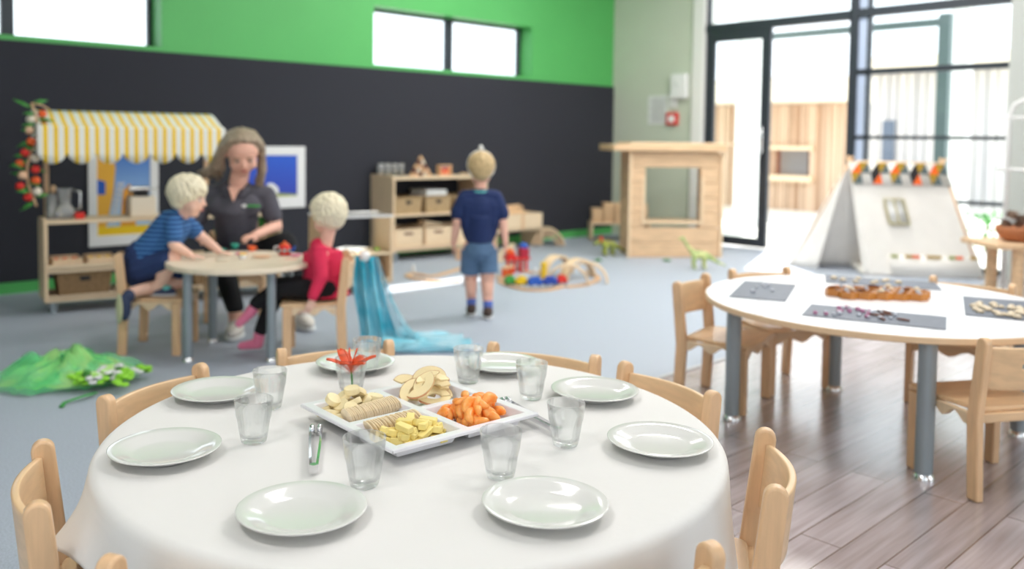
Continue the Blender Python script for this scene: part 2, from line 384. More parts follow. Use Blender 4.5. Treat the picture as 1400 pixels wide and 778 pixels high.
# door leaf (slid behind): stile, rails
e = empty('door_1', (FX, 0, 0)); structure(e)
f = MB()
yr0, yr1 = Yat(1053, 200), Yat(1041, 200)
bar(f, yr0, yr1, 0.02, z_tr0, -.045, .0); bar(f, yr1, 5.0, z_tr0-.10, z_tr0, -.045, .0); bar(f, yr1, 5.0, .02, .11, -.045, .0); bar(f, 4.955, 5.0, .11, z_tr0-.10, -.045, 0)
f.build('door_frame', 'frame', e, bevel=.003)
MB().box(-.026, -.02, yr1, 4.96, .11, z_tr0-.1).build('pane', 'pane', e)
hd = MB(); hd.tube([(-.05, (yr0+yr1)/2, .95), (-.085, (yr0+yr1)/2, .95), (-.085, (yr0+yr1)/2, 1.2), (-.05, (yr0+yr1)/2, 1.2)], .009, 8); hd.build('door_handle', 'steel', e, smooth=True)
# right window grid
e = empty('window_4', (FX, 0, 0)); structure(e)
f = MB()
Y0, Y1 = 2.272, 3.50
bar(f, Y0, Y1, 2.175, 2.25, -.05)
for z, h in ((1.69, .05), (1.108, .03), (.578, .03)): bar(f, Y0, Y1, z-h/2, z+h/2)
bar(f, Y0, Y1, .0, .05); bar(f, Y0, Y0+.01, 0, 2.85); bar(f, 3.40, 3.425, 0, 2.85)
f.build('window_frame', 'frame', e, bevel=.003)
MB().box(0, .006, Y0, 3.41, .04, 2.85).build('pane', 'pane', e)
MB().box(-.02, .05, 3.426, 3.4995, .0, 2.85).build('infill', mat('pale_blue_infill', srgb(176, 190, 214), .5), e)

# ------------------------------------------------------------------ outside
m_ground = mat('pale_concrete', srgb(225, 222, 216), 0.9, noise=.06, nscale=2)
g = MB().box(RX+0.1, 40, -30, 40, -0.12, -0.02).build('ground_outside', m_ground); structure(g)
def cladding(name, ca, cb, freq):
    m = bpy.data.materials.new(name); m.use_nodes = True; nt = m.node_tree; b = nt.nodes['Principled BSDF']; b.inputs['Roughness'].default_value = .85
    tc = nt.nodes.new('ShaderNodeTexCoord'); mp = nt.nodes.new('ShaderNodeMapping'); mp.inputs['Scale'].default_value = (freq, freq, .15); nt.links.new(tc.outputs['Object'], mp.inputs[0])
    nz = nt.nodes.new('ShaderNodeTexNoise'); nz.inputs['Scale'].default_value = 1.0; nz.inputs['Detail'].default_value = 3; nt.links.new(mp.outputs[0], nz.inputs['Vector'])
    rp = nt.nodes.new('ShaderNodeValToRGB'); rp.color_ramp.elements[0].position = .38; rp.color_ramp.elements[0].color = (*cb, 1); rp.color_ramp.elements[1].position = .62; rp.color_ramp.elements[1].color = (*ca, 1)
    nt.links.new(nz.outputs['Fac'], rp.inputs['Fac']); nt.links.new(rp.outputs['Color'], b.inputs['Base Color'])
    return m
BX = 13.0
def poles(x, y0, y1, z0, z1, step, r):
    mb = MB(); y = y0
    k = 0
    while y < y1:
        rr = r*(0.8+0.4*((k*37) % 10)/10); mb.cyl((x, y), rr, z0, z1+.05*(((k*53) % 7)/7-.5), 8); y += step; k += 1
    return mb
e = empty('timber_building', (BX, 0, 0), 0, 'timber-pole clad building outside behind the glass door', 'building')
pa, pb = WX(985, 200, BX), WX(1170, 200, BX)
zt, zb = WX(1110, 141, BX).z, WX(1110, 300, BX).z
wy1, wy0 = WX(1052, 220, BX).y, WX(1104, 220, BX).y; wz1, wz0 = WX(1078, 205, BX).z, WX(1078, 240, BX).z
bm = wall_rects(MB(), pb.y, pa.y+1.5, -.02, zt, [(wy0, wy1, wz0, wz1)], .12, 'x', .1)
bm.build('wall', cladding('brown_cladding', srgb(226, 200, 176), srgb(190, 160, 136), 14), e)
pm = MB()
y = pb.y+.03; k = 0
while y < pa.y+1.5:
    rr = .03+.015*((k*37) % 10)/10
    if wy0-.03 < y < wy1+.03:
        pm.cyl((.08, y), rr, -.02, wz0-.04, 8); pm.cyl((.08, y), rr, wz1+.04, zt-.02, 8)
    else: pm.cyl((.08, y), rr, -.02, zt-.02, 8)
    y += .085; k += 1
pm.build('pole_cladding', cladding('pole_bark', srgb(232, 208, 184), srgb(182, 148, 122), 16), e, smooth='auto')
MB().box(-.06, .1, wy0-.08, wy1+.08, wz0-.09, wz0-.001).build('window_sill', 'beech_pale_h', e); MB().box(-.04, .1, wy0-.08, wy1+.08, wz1, wz1+.06).build('window_head', 'beech_pale_h', e)
MB().box(.5, .6, wy0-.2, wy1+.2, wz0-.3, wz1+.5).build('interior', 'brown', e)
MB().box(.35, .36, (wy0+wy1)/2-.15, wy1, wz0, wz1).build('curtain', 'grey', e)
MB().box(-1.0, .4, pb.y-.1, pa.y+2, zt, zt+.35).build('roof', 'cream', e)
BX2 = 16.0
e = empty('pale_building', (BX2, 0, 0), 0, 'pale weathered timber building outside, right of the window mullion', 'building')
pa, pb = WX(1183, 200, BX2), WX(1400, 200, BX2); zt2 = WX(1290, 97, BX2).z
MB().box(.1, .3, pb.y-1, pa.y+.3, -.02, zt2).build('wall', cladding('pale_cladding', srgb(205, 205, 206), srgb(180, 180, 184), 5), e)
pm = MB(); y = pb.y-1
while y < pa.y+.2: pm.box(.06, .1, y, y+.13, -.02, zt2-.01); y += .16
pm.build('boards', cladding('pale_boards', srgb(214, 213, 212), srgb(188, 188, 192), 5), e)
MB().box(.02, .06, WX(1221, 190, BX2).y, WX(1205, 190, BX2).y, 0.02, WX(1212, 165, BX2).z).build('doorway', mat('slate_door', srgb(96, 110, 130), .5), e)
MB().box(-.6, 1.5, pb.y-1.2, pa.y, zt2, zt2+.25).build('roof', 'cream', e)
# covered-way posts and beam outside the window
PXo = RX+1.5
yp1, yp0 = WX(1281, 150, PXo).y, WX(1297, 150, PXo).y
e = empty('verandah_frame', (PXo, (yp0+yp1)/2, -.02), 0, 'grey-green steel post and beam standing outside the right window', 'post')
MB().box(-.05, .05, -(yp1-yp0)/2, (yp1-yp0)/2, 0, WX(1290, 30, PXo).z+.1).build('post', 'frame_out', e, bevel=.004)
zb0, zb1 = WX(1230, 40, PXo).z, WX(1230, 30, PXo).z
MB().box(-.04, .04, (yp1-yp0)/2+.001, 5.2-(yp0+yp1)/2, zb0+.02, zb1+.02).build('beam', 'frame_out', e, bevel=.004)
for i, (pxa, pxb, X_) in enumerate([(1010, 1036, RX+2.4), (1298, 1322, RX+3.0)]):
    ya, yb = WX(pxa, 200, X_).y, WX(pxb, 200, X_).y
    e = empty('white_column', (X_, (ya+yb)/2, -.02), 0, ['white column outside behind the glass door leaf', 'white column outside behind the right window panes'][i], 'column')
    MB().box(-.1, .1, -abs(ya-yb)/2, abs(ya-yb)/2, .06, 3.1).build('shaft', 'white', e, bevel=.01)
    MB().box(-.13, .13, -abs(ya-yb)/2-.03, abs(ya-yb)/2+.03, 0, .06).build('base', 'white', e, bevel=.005)
# planting strip and low white bench glimpsed outside
for i, (px, py, s) in enumerate([(1348, 318, .22), (1040, 262, .0)]):
    if s == 0: continue
    p = WX(px, py, RX+2.0); e = empty('shrub', (p.x, p.y, -.02), 0, 'small green shrub outside the lowest window pane', 'shrub')
    lm = MB()
    for k in range(160):
        a = random.uniform(0, 2*PI); r = random.uniform(0, s); z = random.uniform(.02, .36)
        v = Vector((r*math.cos(a), r*math.sin(a), z)); d = Vector((random.uniform(-1, 1), random.uniform(-1, 1), random.uniform(.2, 1))).normalized()*.06
        w = d.cross(Vector((random.random(), random.random(), .3))).normalized()*.016
        lm.add([v, v+d*.5+w, v+d, v+d*.5-w], [(0, 1, 2, 3)])
    lm.build('foliage', 'leaf', e); MB().cyl((0, 0), .012, 0, .25, 8).build('stem', 'brown', e)
# ------------------------------------------------------------------ things on the sage wall
def on_wall(px0, py0, px1, py1):
    a, b = WX(px0, py0, RX), WX(px1, py1, RX); return (min(a.y, b.y), max(a.y, b.y), min(a.z, b.z), max(a.z, b.z))
y0, y1, z0, z1 = on_wall(887, 131, 912, 170)
e = empty('notice', (RX, (y0+y1)/2, z0), 0, 'white printed notice sheet taped on the sage wall', 'notice')
MB().box(-.006, -.001, -(y1-y0)/2, (y1-y0)/2, 0, z1-z0).build('sheet', 'paper', e)
lm = MB()
for k in range(14):
    zz = (z1-z0)*(.08+.062*k); lm.box(-.0068, -.0062, -(y1-y0)*.4, (y1-y0)*(.4-.1*((k*7) % 4)/2), zz, zz+.006)
lm.build('print', 'grey', e)
y0, y1, z0, z1 = on_wall(921, 102, 942, 135)
e = empty('wall_speaker_box', (RX, (y0+y1)/2, z0), 0, 'white plastic sensor box high on the sage wall', 'box')
MB().box(-.06, -.001, -(y1-y0)/2, (y1-y0)/2, 0, z1-z0).build('housing', 'white', e, bevel=.012)
MB().ball((-.06, .01, (z1-z0)*.62), (.012, .03, .03), 16).build('lens', 'paper', e, smooth=True)
y0, y1, z0, z1 = on_wall(915, 129, 926, 147)
e = empty('light_switch', (RX, (y0+y1)/2, z0), 0, 'small white light switch on the sage wall', 'switch')
MB().box(-.012, -.001, -(y1-y0)/2, (y1-y0)/2, 0, z1-z0).build('plate', 'white', e, bevel=.003)
MB().box(-.017, -.0125, -.01, .01, (z1-z0)*.35, (z1-z0)*.65).build('rocker', 'paper', e, bevel=.001)
y0, y1, z0, z1 = on_wall(913, 154, 928, 171)
e = empty('fire_alarm_button', (RX, (y0+y1)/2, z0), 0, 'red square fire alarm call point on the sage wall', 'alarm button')
MB().box(-.035, -.001, -(y1-y0)/2, (y1-y0)/2, 0, z1-z0).build('housing', 'red', e, bevel=.008)
MB().box(-.039, -.0355, -(y1-y0)*.28, (y1-y0)*.28, (z1-z0)*.22, (z1-z0)*.75).build('window', 'white', e, bevel=.002)

# ------------------------------------------------------------------ child's chairs
def rounded(pts_fn, n): return [pts_fn(i/n) for i in range(n+1)]
CHW, CHH = 0.148, 0.49
def chair_parts(e, slot=False):
    for s in (-1, 1):                                           # back posts
        top = [(-.152-.020*math.cos(a)*1.0+.0, CHH-.02+.02*math.sin(a)) for a in [PI*k/8 for k in range(9)]]
        pts = [(-.118, 0), (-.160, 0), (-.150, .24), (-.172, CHH-.02)] + top[1:-1] + [(-.132, CHH-.02), (-.106, .24)]
        MB().prism(pts, s*CHW-.0125, s*CHW+.0125).build('leg', 'beech', e, bevel=.005, seg=3)
    for s in (-1, 1):                                           # front legs
        MB().box(s*CHW-.014, s*CHW+.014, .098, .138, 0, .255).build('leg', 'beech', e, bevel=.005)
    for s in (-1, 1):                                           # side rails with a wavy lower edge
        low = []
        for k in range(13):
            t = k/12; y = -.105+.2*t; z = .226-.018*math.cos(t*4*PI)*(.5+.5*math.sin(PI*t)) + (.008*math.sin(PI*t))
            low.append((y, z))
        MB().prism(low+[(.095, .256), (-.105, .256)], s*CHW-.009, s*CHW+.009).build('side_rail', 'beech_pale', e, bevel=.002)
    low = [(-.132+.264*k/12, .226-.014*math.cos(k/12*4*PI)) for k in range(13)]
    MB().prism(low+[(.132, .256), (-.132, .256)], .118, .134, 'y').build('front_rail', 'beech_h', e, bevel=.002)
    # seat slab
    w, y0, y1, r = .162, -.122, .15, .02
    pts = []
    for cx, cy, a0 in ((w-r, y1-r, 0), (-w+r, y1-r, PI/2), (-w+r+.03, y0+r, PI), (w-r-.03, y0+r, 1.5*PI)):
        for k in range(5): pts.append((cx+r*math.cos(a0+k*PI/8), cy+r*math.sin(a0+k*PI/8)))
    MB().prism(pts, .2565, .2715, 'z').build('seat', 'beech_h', e, bevel=.004)
    # curved plywood back board
    NX, NZ, z0, z1 = 24, 8, .335, .462
    vs = []; fs = []
    for i in range(NX+1):
        t = i/NX*2-1; x = t*(CHW-.0115); y = -.146-.032*(1-t*t)
        for j in range(NZ+1):
            z = z0+(z1-z0)*j/NZ; lean = -.012*(j/NZ)
            vs.append((x, y+lean, z))
    for i in range(NX):
        for j in range(NZ):
            if slot and 8 <= i < 16 and j == 4: continue
            a = i*(NZ+1)+j; fs.append((a, a+NZ+1, a+NZ+2, a+1))
    o = MB().add(vs, fs).build('backrest', 'beech_h', e, smooth=True)
    sd = o.modifiers.new('solid', 'SOLIDIFY'); sd.thickness = .013; sd.offset = 0
    b = o.modifiers.new('bevel', 'BEVEL'); b.width = .003; b.segments = 2; b.limit_method = 'ANGLE'; b.angle_limit = 0.9
    sb = MB().box(-CHW+.0125, CHW-.0125, -.135, -.117, .228, .2555).build('back_rail', 'beech_h', e, bevel=.002)
    return e
CH0 = None
def chair(x, y, ang, label, group, slot=False):
    """ang = direction the chair faces (radians in plan)"""
    global CH0
    if CH0 is None or slot:
        e = empty('child_chair', (0, 0, 0), 0); chair_parts(e, slot)
        if not slot: CH0 = e
    else: e = tree(CH0)
    e.location = (x, y, 0.0005); e.rotation_euler = (0, 0, ang-PI/2)
    return tag(e, label, 'chair', group)

# ------------------------------------------------------------------ front table
TC = Vector((1.072, 1.347, 0)); TR = .6035; TZ = .47
def leg_tube(e, x, y, h, r=.027):
    l = MB().cyl((x, y), r, .022, h, 24).build('leg', 'grey_metal', e, smooth='auto')
    f = MB().lathe([(r*.9, 0), (r*1.25, 0), (r*1.28, .006), (r*1.1, .016), (r*.95, .0215)], 24, (x, y, 0)).build('foot', 'chrome', l, smooth='auto')
e = empty('round_table', TC, 0, 'round low table under the white cloth in the foreground', 'table')
MB().lathe([(.58, 0), (.592, .004), (.592, .018), (.58, .022)], 64, (0, 0, .444)).build('tabletop', 'birch_top', e, smooth='auto')
for k in range(4):
    a = PI/4+k*PI/2+.3; leg_tube(e, .40*math.cos(a), .40*math.sin(a), .4435)
# cloth: round top that rolls over the rim and hangs in folds
def cloth_mesh():
    NA = 240; vs = []; fs = []
    prof = []
    radii = [0.0, .06, .14, .22, .30, .38, .46, .52, .56, .585]
    def drop(a):
        d = math.degrees(a) % 360
        # short towards the left of the photo, long towards the camera and right
        base = .27+.06*math.cos(math.radians(2*(d-250)))
        short = math.exp(-((d-172)/16)**2)
        return base-.15*short
    rows = []
    for ri in radii[1:]:
        rows.append([(ri*math.cos(2*PI*k/NA), ri*math.sin(2*PI*k/NA), TZ+.0012*math.sin(9*ri+3*2*PI*k/NA)*math.sin(23*ri)) for k in range(NA)])
    for t in (.25, .5, .75, 1.0):                      # rim roll
        b = t*PI/2
        rows.append([((.585+.018*math.sin(b))*math.cos(2*PI*k/NA), (.585+.018*math.sin(b))*math.sin(2*PI*k/NA), TZ-.018*(1-math.cos(b))) for k in range(NA)])
    NH = 14
    for j in range(1, NH+1):
        u = j/NH; row = []
        for k in range(NA):
            a = 2*PI*k/NA; D = drop(a)
            fold = math.sin(9*a+.6)*.55+math.sin(17*a+2.1)*.3+math.sin(5*a)*.35
            r = .604+u*.012+ (u**1.3)*.030*(fold+.55)
            row.append((r*math.cos(a), r*math.sin(a), TZ-.018-u*D))
        rows.append(row)
    vs = [(0, 0, TZ)]
    for r in rows: vs += r
    for k in range(NA): fs.append((0, 1+k, 1+(k+1) % NA))
    for i in range(len(rows)-1):
        for k in range(NA):
            k2 = (k+1) % NA; a = 1+i*NA; b = a+NA; fs.append((a+k, b+k, b+k2, a+k2))
    return vs, fs
vs, fs = cloth_mesh()
m = MB(); m.add(vs, fs); o = m.build('tablecloth', 'cloth', None, smooth=True); o.location = TC
sd = o.modifiers.new('solid', 'SOLIDIFY'); sd.thickness = .0022; sd.offset = -1
tag(o, 'white cotton tablecloth covering the round foreground table', 'tablecloth')
lab = {114.3: 'beech child chair behind the far left of the white-clothed table, beside the green tulle',
       70.3: 'beech child chair behind the plate and orange flower of the white-clothed table',
       21.2: 'beech child chair at the far right of the white-clothed table, below the walking boy',
       -11.3: 'beech child chair at the right of the white cloth, nearest the other round table',
       162.6: 'beech child chair seen side-on at the left edge of the white-clothed table',
       -57.5: 'beech child chair seen side-on at the right of the white-clothed table on the timber floor',
       -104: 'beech child chair cut by the bottom edge, its back in front of the cloth',
       208: 'beech child chair at the bottom left corner, only a post tip showing'}
for d, l in lab.items():
    a = math.radians(d); chair(TC.x+.522*math.cos(a), TC.y+.522*math.sin(a), a+PI, l, 'chairs around the white-clothed table')

# ------------------------------------------------------------------ right table and chairs
RT_ = Vector((3.31, 1.385, 0)); RR = .625; RZ = .462
e = empty('round_table', RT_, 0, 'round table with a white top and grey metal legs on the timber floor', 'table')
t = MB().lathe([(RR-.004, 0), (RR, .003), (RR, .021), (RR-.002, .022)], 72, (0, 0, RZ-.024)).build('tabletop', 'edge', e, smooth='auto')
MB().lathe([(RR-.003, 0), (RR-.004, .0015), (.001, .0015)], 72, (0, 0, RZ-.0018)).build('laminate', 'white_top', t, smooth='auto')
for p in (G(1262, 655), G(1000, 574), G(1392, 596), None):
    if p is None: p = G(1262, 655)*-1+G(1000, 574)+G(1392, 596)
    leg_tube(e, p.x-RT_.x, p.y-RT_.y, RZ-.0245, .027)
for p in [(3.11, 1.895, math.radians(-78.5), 'beech child chair left of the white-topped round table, seat and back in full view', False),
          (3.505, 1.87, math.radians(248), 'beech child chair behind the white-topped table, in front of the tent opening', False),
          (3.81, 1.262, math.radians(184), 'beech child chair behind the white-topped table, in front of the tent side', False),
          (3.0, .915, math.radians(60), 'beech child chair at the near right edge with a hand slot in its back', True)]:
    chair(p[0], p[1], p[2], p[3], 'chairs around the white-topped table', p[4])

# ------------------------------------------------------------------ left table and chairs
LT = Vector((1.985, 3.865, 0)); LR = .348; LZ = .452
e = empty('round_table', LT, 0, 'small round birch-topped table with grey metal legs where the children play', 'table')
MB().lathe([(LR-.004, 0), (LR, .004), (LR, .020), (LR-.003, .024)], 64, (0, 0, LZ-.024)).build('tabletop', 'birch_top', e, smooth='auto')
for p in (G(257, 495), G(371, 495), G(291, 468), None):
    if p is None: p = G(257, 495)*-1+G(371, 495)+G(291, 468)
    leg_tube(e, p.x-LT.x, p.y-LT.y, LZ-.0245, .022)
BOYC = Vector((1.72, 4.18, 0)); BOYA = math.radians(-40)
GIRC = Vector((2.235, 3.605, 0)); GIRA = math.radians(146)
WOMC = Vector((2.34, 4.62, 0)); WOMA = math.radians(238)
gl = 'chairs around the birch-topped table'
chair(BOYC.x, BOYC.y, BOYA, 'beech child chair under the kneeling boy in the blue striped shirt', gl)
chair(GIRC.x, GIRC.y, GIRA, 'beech child chair under the girl in the raspberry red top', gl)
chair(WOMC.x, WOMC.y, WOMA, 'beech child chair under the seated woman in the charcoal shirt', gl)

# ------------------------------------------------------------------ shelf units
def unit(name, label, cat, ox, oy, phi, Wd, D, H, shelves, foot_h=.07, pale=True, th=.02, top_round=.05, foot_mat='grey_metal'):
    """origin = front left foot on the floor; +x along the front, +y backwards"""
    e = empty(name, (ox, oy, 0), phi, label, cat)
    mv, mh = ('beech_pale', 'beech_pale_h') if pale else ('beech', 'beech_h')
    for sx in (0, Wd-th):
        r = top_round; z0 = foot_h
        pts = [(0, z0), (D, z0), (D, H-r)] + [(D-r+r*math.cos(a), H-r+r*math.sin(a)) for a in [PI/2*k/6 for k in range(1, 7)]] + [(r+r*math.cos(a), H-r+r*math.sin(a)) for a in [PI/2+PI/2*k/6 for k in range(0, 7)]]
        MB().prism(pts, sx, sx+th).build('side_panel', mv, e, bevel=.003)
    for z, lip in shelves:
        m = MB(); m.box(th+.0005, Wd-th-.0005, .004, D-.004, z-.018, z)
        if lip: m.box(th+.0005, Wd-th-.0005, .004, .018, z-.03, z+lip); m.box(th+.0005, Wd-th-.0005, D-.02, D-.006, z-.03, z+lip)
        m.build('shelf', mh, e, bevel=.002)
    for fx in (.05, Wd-.05):
        for fy in (.04, D-.04): MB().cyl((fx, fy), .022, 0, foot_h-.0005 if fx > .1 or True else 0, 16).build('foot', foot_mat, e, smooth='auto')
        MB().box(fx-.028, fx+.028, .012, D-.012, foot_h-.0005, foot_h+.001).build('runner', mh, e) if False else None
    return e
def inside(e, x, y, z):
    return e.matrix_basis @ Vector((x, y, z)) if False else Vector((e.location.x+x*math.cos(e.rotation_euler.z)-y*math.sin(e.rotation_euler.z), e.location.y+x*math.sin(e.rotation_euler.z)+y*math.cos(e.rotation_euler.z), z))

# market stall unit
MPHI = math.radians(-10)
ST = unit('market_stall', 'wooden play market stall with a yellow and white striped scalloped awning', 'play stall', 1.52, 5.36, MPHI, 1.42, .30, .555, [(.545, 0), (.27, .018), (.10, .006)])
ml = MB().box(.66, .68, .02, .28, .271, .526).build('divider', 'beech_pale', ST, bevel=.002)
MB().box(1.06, 1.395, .27, .285, .29, .52).build('back_panel', 'green', ST)
for x in (.045, 1.00):
    MB().box(x-.014, x+.014, .262, .29, .5455, 1.13).build('post', 'beech', ST, bevel=.003)
    MB().box(x-.010, x+.010, .0, .2615, 1.02, 1.045).build('arm', 'beech', ST, bevel=.003)
m_awn = stripe_mat('yellow_white_awning', srgb(255, 210, 24), srgb(248, 246, 238), 'X', 1/.0548, .42, .8)
AW = MB()
x0, x1, NA = -.03, 1.04, 84
ys = [(.30, 1.19), (.20, 1.165), (.06, 1.11), (-.022, 1.092)]
vs = []; fs = []
for i in range(NA+1):
    x = x0+(x1-x0)*i/NA; t = (i/NA*7) % 1.0
    sc = abs(math.sin(PI*(i/NA*7))) ** .6
    col = [(x, y, z) for y, z in ys] + [(x, -.028, 1.088), (x, -.028, .99), (x, -.029, .945), (x, -.03, .940-.062*sc)]
    vs += col
K = 8
for i in range(NA):
    for j in range(K-1): a = i*K+j; fs.append((a, a+K, a+K+1, a+1))
AW.add(vs, fs)
o = AW.build('awning', m_awn, ST, smooth='auto'); sd = o.modifiers.new('solid', 'SOLIDIFY'); sd.thickness = .004
for xs_ in (x0, x1):
    MB().add([(xs_, .30, 1.188), (xs_, -.024, 1.07), (xs_, -.026, .93), (xs_, .30, .98)], [(0, 1, 2, 3)]).build('awning_side', m_awn, ST)
# middle shelf unit by the back wall
p = G(537, 359)
S2 = unit('shelf_unit', 'tall pale wooden shelf unit against the charcoal wall holding baskets and boxes', 'shelf unit', p.x, p.y, math.radians(-4), 1.02, .42, .735, [(.715, 0), (.40, .0), (.115, .01)], foot_h=.075, top_round=.06)
# low display unit with acrylic screen
CPHI = math.radians(-15); CL = .50
p = Vector((3.56, 4.74, 0)); ax = Vector((math.cos(CPHI), math.sin(CPHI), 0))
S3 = unit('display_unit', 'low wooden display unit with a clear acrylic top behind the blue fabric', 'shelf unit', (p-ax*CL).x, (p-ax*CL).y, CPHI, CL, .30, .515, [(.275, .0), (.095, .006)], foot_h=.07, top_round=.03)
MB().box(.0, CL, .0, .30, .5155, .5275).build('acrylic_top', 'acrylic', S3, bevel=.003)
for yy in (-.004, .297): MB().box(-.002, CL+.002, yy, yy+.007, .5150, .531).build('rim', 'white', S3, bevel=.002)
MB().box(.0, CL, .286, .30, .276, .5153).build('acrylic_back', 'acrylic', S3) if False else None
# low bench with the crate and arch blocks
p = G(678, 343)
S4 = unit('low_bench', 'low wooden bench carrying the wooden crate against the charcoal wall', 'bench', p.x, p.y, math.radians(-2), .62, .3, .19, [(.185, 0)], foot_h=.01, top_round=.01)
# wooden bench for stacked blocks by the corner
p = G(808, 330)
S5 = unit('low_bench', 'low wooden bench with stacked flat blocks in the room corner', 'bench', p.x, p.y, math.radians(-42), .62, .26, .20, [(.195, 0)], foot_h=.01, top_round=.01)

# ------------------------------------------------------------------ play house of interlocking planks
c0 = Vector((6.28, 4.845, 0)); c1 = Vector((6.96, 4.33, 0)); dv = (c1-c0); PW = dv.length; pphi = math.atan2(dv.y, dv.x)
e = empty('playhouse', c0, pphi, 'wooden plank playhouse with a window opening and flat roof', 'playhouse')
PD, PH = .46, .95; th = .03; nb = 7; bh = PH/nb
wx0, wx1, wz0, wz1 = .12, .66, .31, .76
wx0, wx1 = PW*.17, PW*.77
def planks_wall(axis, a0, a1, at, hole=None, off=0):
    m = MB(); z = 0
    for k in range(nb):
        zz0, zz1 = k*bh+.002, (k+1)*bh-.0015
        segs = [(a0, a1)]
        if hole and zz1 > hole[2]+.01 and zz0 < hole[3]-.01: segs = [(a0, hole[0]), (hole[1], a1)]
        for s0, s1 in segs:
            if axis == 'x': m.box(s0, s1, at, at+th, zz0, zz1)
            else: m.box(at, at+th, s0, s1, zz0, zz1)
    return m
planks_wall('x', .0, PW, 0, (wx0, wx1, .33, .70)).build('front_wall', 'pine', e, bevel=.004)
hz0, hz1 = 0.33, 0.73
fr = MB(); fr.box(wx0-.03, wx0, -.008, th+.006, hz0, hz1); fr.box(wx1, wx1+.03, -.008, th+.006, hz0, hz1); fr.box(wx0-.03, wx1+.03, -.010, th+.008, hz0-.025, hz0); fr.box(wx0-.03, wx1+.03, -.010, th+.008, hz1-.14, hz1-.11) if False else None
fr.build('window_surround', 'beech_pale', e, bevel=.003)
planks_wall('y', th+.001, PD, .035).build('side_wall', 'pine', e, bevel=.004)
planks_wall('y', th+.001, PD, PW-.065).build('side_wall', 'pine', e, bevel=.004)
for x in (-.012, PW-.018):
    MB().box(x, x+.03, -.022, -.001, 0, PH).build('corner_post', 'beech_pale', e, bevel=.004)
MB().box(.11, PW-.11, .15, .42, .30, .32).build('counter', 'beech_h', e, bevel=.003)
MB().box(-.165, PW+.02, -.06, PD+.04, PH+.012, PH+.07).build('roof_slab', 'beech_h', e, bevel=.006)
MB().box(.0, PW+.13, -.02, PD, PH+.0705, PH+.09).build('roof_board', 'beech_pale_h', e, bevel=.004)
MB().box(.02, PW-.02, .05, PD-.02, PH, PH+.0118).build('roof_batten', 'beech_pale', e)
# ------------------------------------------------------------------ tent
A_, B_, C_ = Vector((7.0, 3.70, 0)), Vector((6.96, 2.98, 0)), Vector((7.52, 2.32, 0)); D_ = A_+(C_-B_); D_.x = min(D_.x, 7.6)
VA, VB = WX(1160, 221, 6.99), WX(1290, 224, 7.46)
o0 = (A_+B_+C_+D_)/4
e = empty('play_tent', (o0.x, o0.y, 0), 0, 'cream canvas play tent with a bright triangle-patterned ridge band', 'tent')
L = lambda v: Vector((v.x-o0.x, v.y-o0.y, v.z))
a, b, c, d, va, vb = map(L, (A_, B_, C_, D_, VA, VB))
m_canvas = mat('cream_canvas', srgb(246, 242, 236), 0.9, noise=.05, nscale=6, bump=.05)
m_canvas.node_tree.nodes['Principled BSDF'].inputs['Subsurface Weight'].default_value = 0
def lerp(p, q, t): return p+(q-p)*t
def panel(p00, p10, p11, p01, nu=16, nv=14, bulge=.02, hole=None):
    n = (p10-p00).cross(p01-p00).normalized(); vs = []; fs = []
    for i in range(nu+1):
        for j in range(nv+1):
            u, v = i/nu, j/nv; q = lerp(lerp(p00, p10, u), lerp(p01, p11, u), v)
            q = q+n*(-bulge*math.sin(PI*v)*math.sin(PI*u)+.006*math.sin(9*u+3)*(1-v)); vs.append(q)
    for i in range(nu):
        for j in range(nv):
            if hole and hole(i/nu+.5/nu, j/nv+.5/nv): continue
            k = i*(nv+1)+j; fs.append((k, k+nv+1, k+nv+2, k+1))
    return MB().add(vs, fs)
def canvas(mb, name, par, m=m_canvas):
    o = mb.build(name, m, par, smooth=True); s = o.modifiers.new('solid', 'SOLIDIFY'); s.thickness = .005; return o
near = canvas(panel(b, c, vb, va, 28, 24, .015, lambda u, v: .28 < u < .47 and .46 < v < .67), 'side_canvas', e)
canvas(panel(d, a, va, vb), 'side_canvas', e)
canvas(panel(c, d, vb, vb, 10, 12, .0), 'back_canvas', e)
mid = (a+b)/2
canvas(panel(a, lerp(a, b, .38), va, va, 8, 14, .0), 'door_flap', e)
canvas(panel(lerp(a, b, .93), b, va, va, 6, 14, .0), 'door_flap', e)
# window net, its trim, ridge band with triangles, pocket trim
MT['ochre_pale'] = mat('pale_olive_tape', srgb(196, 186, 140), .8)
nrm = (c-b).cross(va-b).normalized()
if nrm.x > 0: nrm = -nrm
def on_side(u, v, off=.012): return lerp(lerp(b, c, u), lerp(va, vb, u), v)+nrm*off
q = [on_side(u, v, .004) for u, v in ((.28, .46), (.47, .46), (.47, .67), (.28, .67))]
win = canvas(MB().add(q, [(0, 1, 2, 3)]), 'window_net', e, 'white')
tm = MB()
tm.tube([q[k % 4]+nrm*.012 for k in range(5)], .008, 6)
tm.build('window_trim', 'ochre_pale', win)
MB().tube([(q[0]+q[1])/2+nrm*.012, (q[2]+q[3])/2+nrm*.012], .006, 6).build('window_tie', 'ochre_pale', win)
band_cols = [['cream', 'orange', 'olive', 'cream', 'black', 'olive', 'cream', 'orange', 'olive', 'cream', 'black', 'olive'],
             ['olive', 'black', 'cream', 'black', 'orange', 'cream', 'olive', 'black', 'cream', 'black', 'orange', 'olive']]
for k_, col_ in MT.items(): pass
MT['ochre'] = mat('ochre_print', srgb(176, 140, 40), .8); MT['print_black'] = mat('black_print', srgb(40, 38, 40), .8); MT['print_orange'] = mat('orange_print', srgb(244, 104, 30), .8); MT['canvas_white'] = mat('white_print', srgb(240, 236, 228), .8)
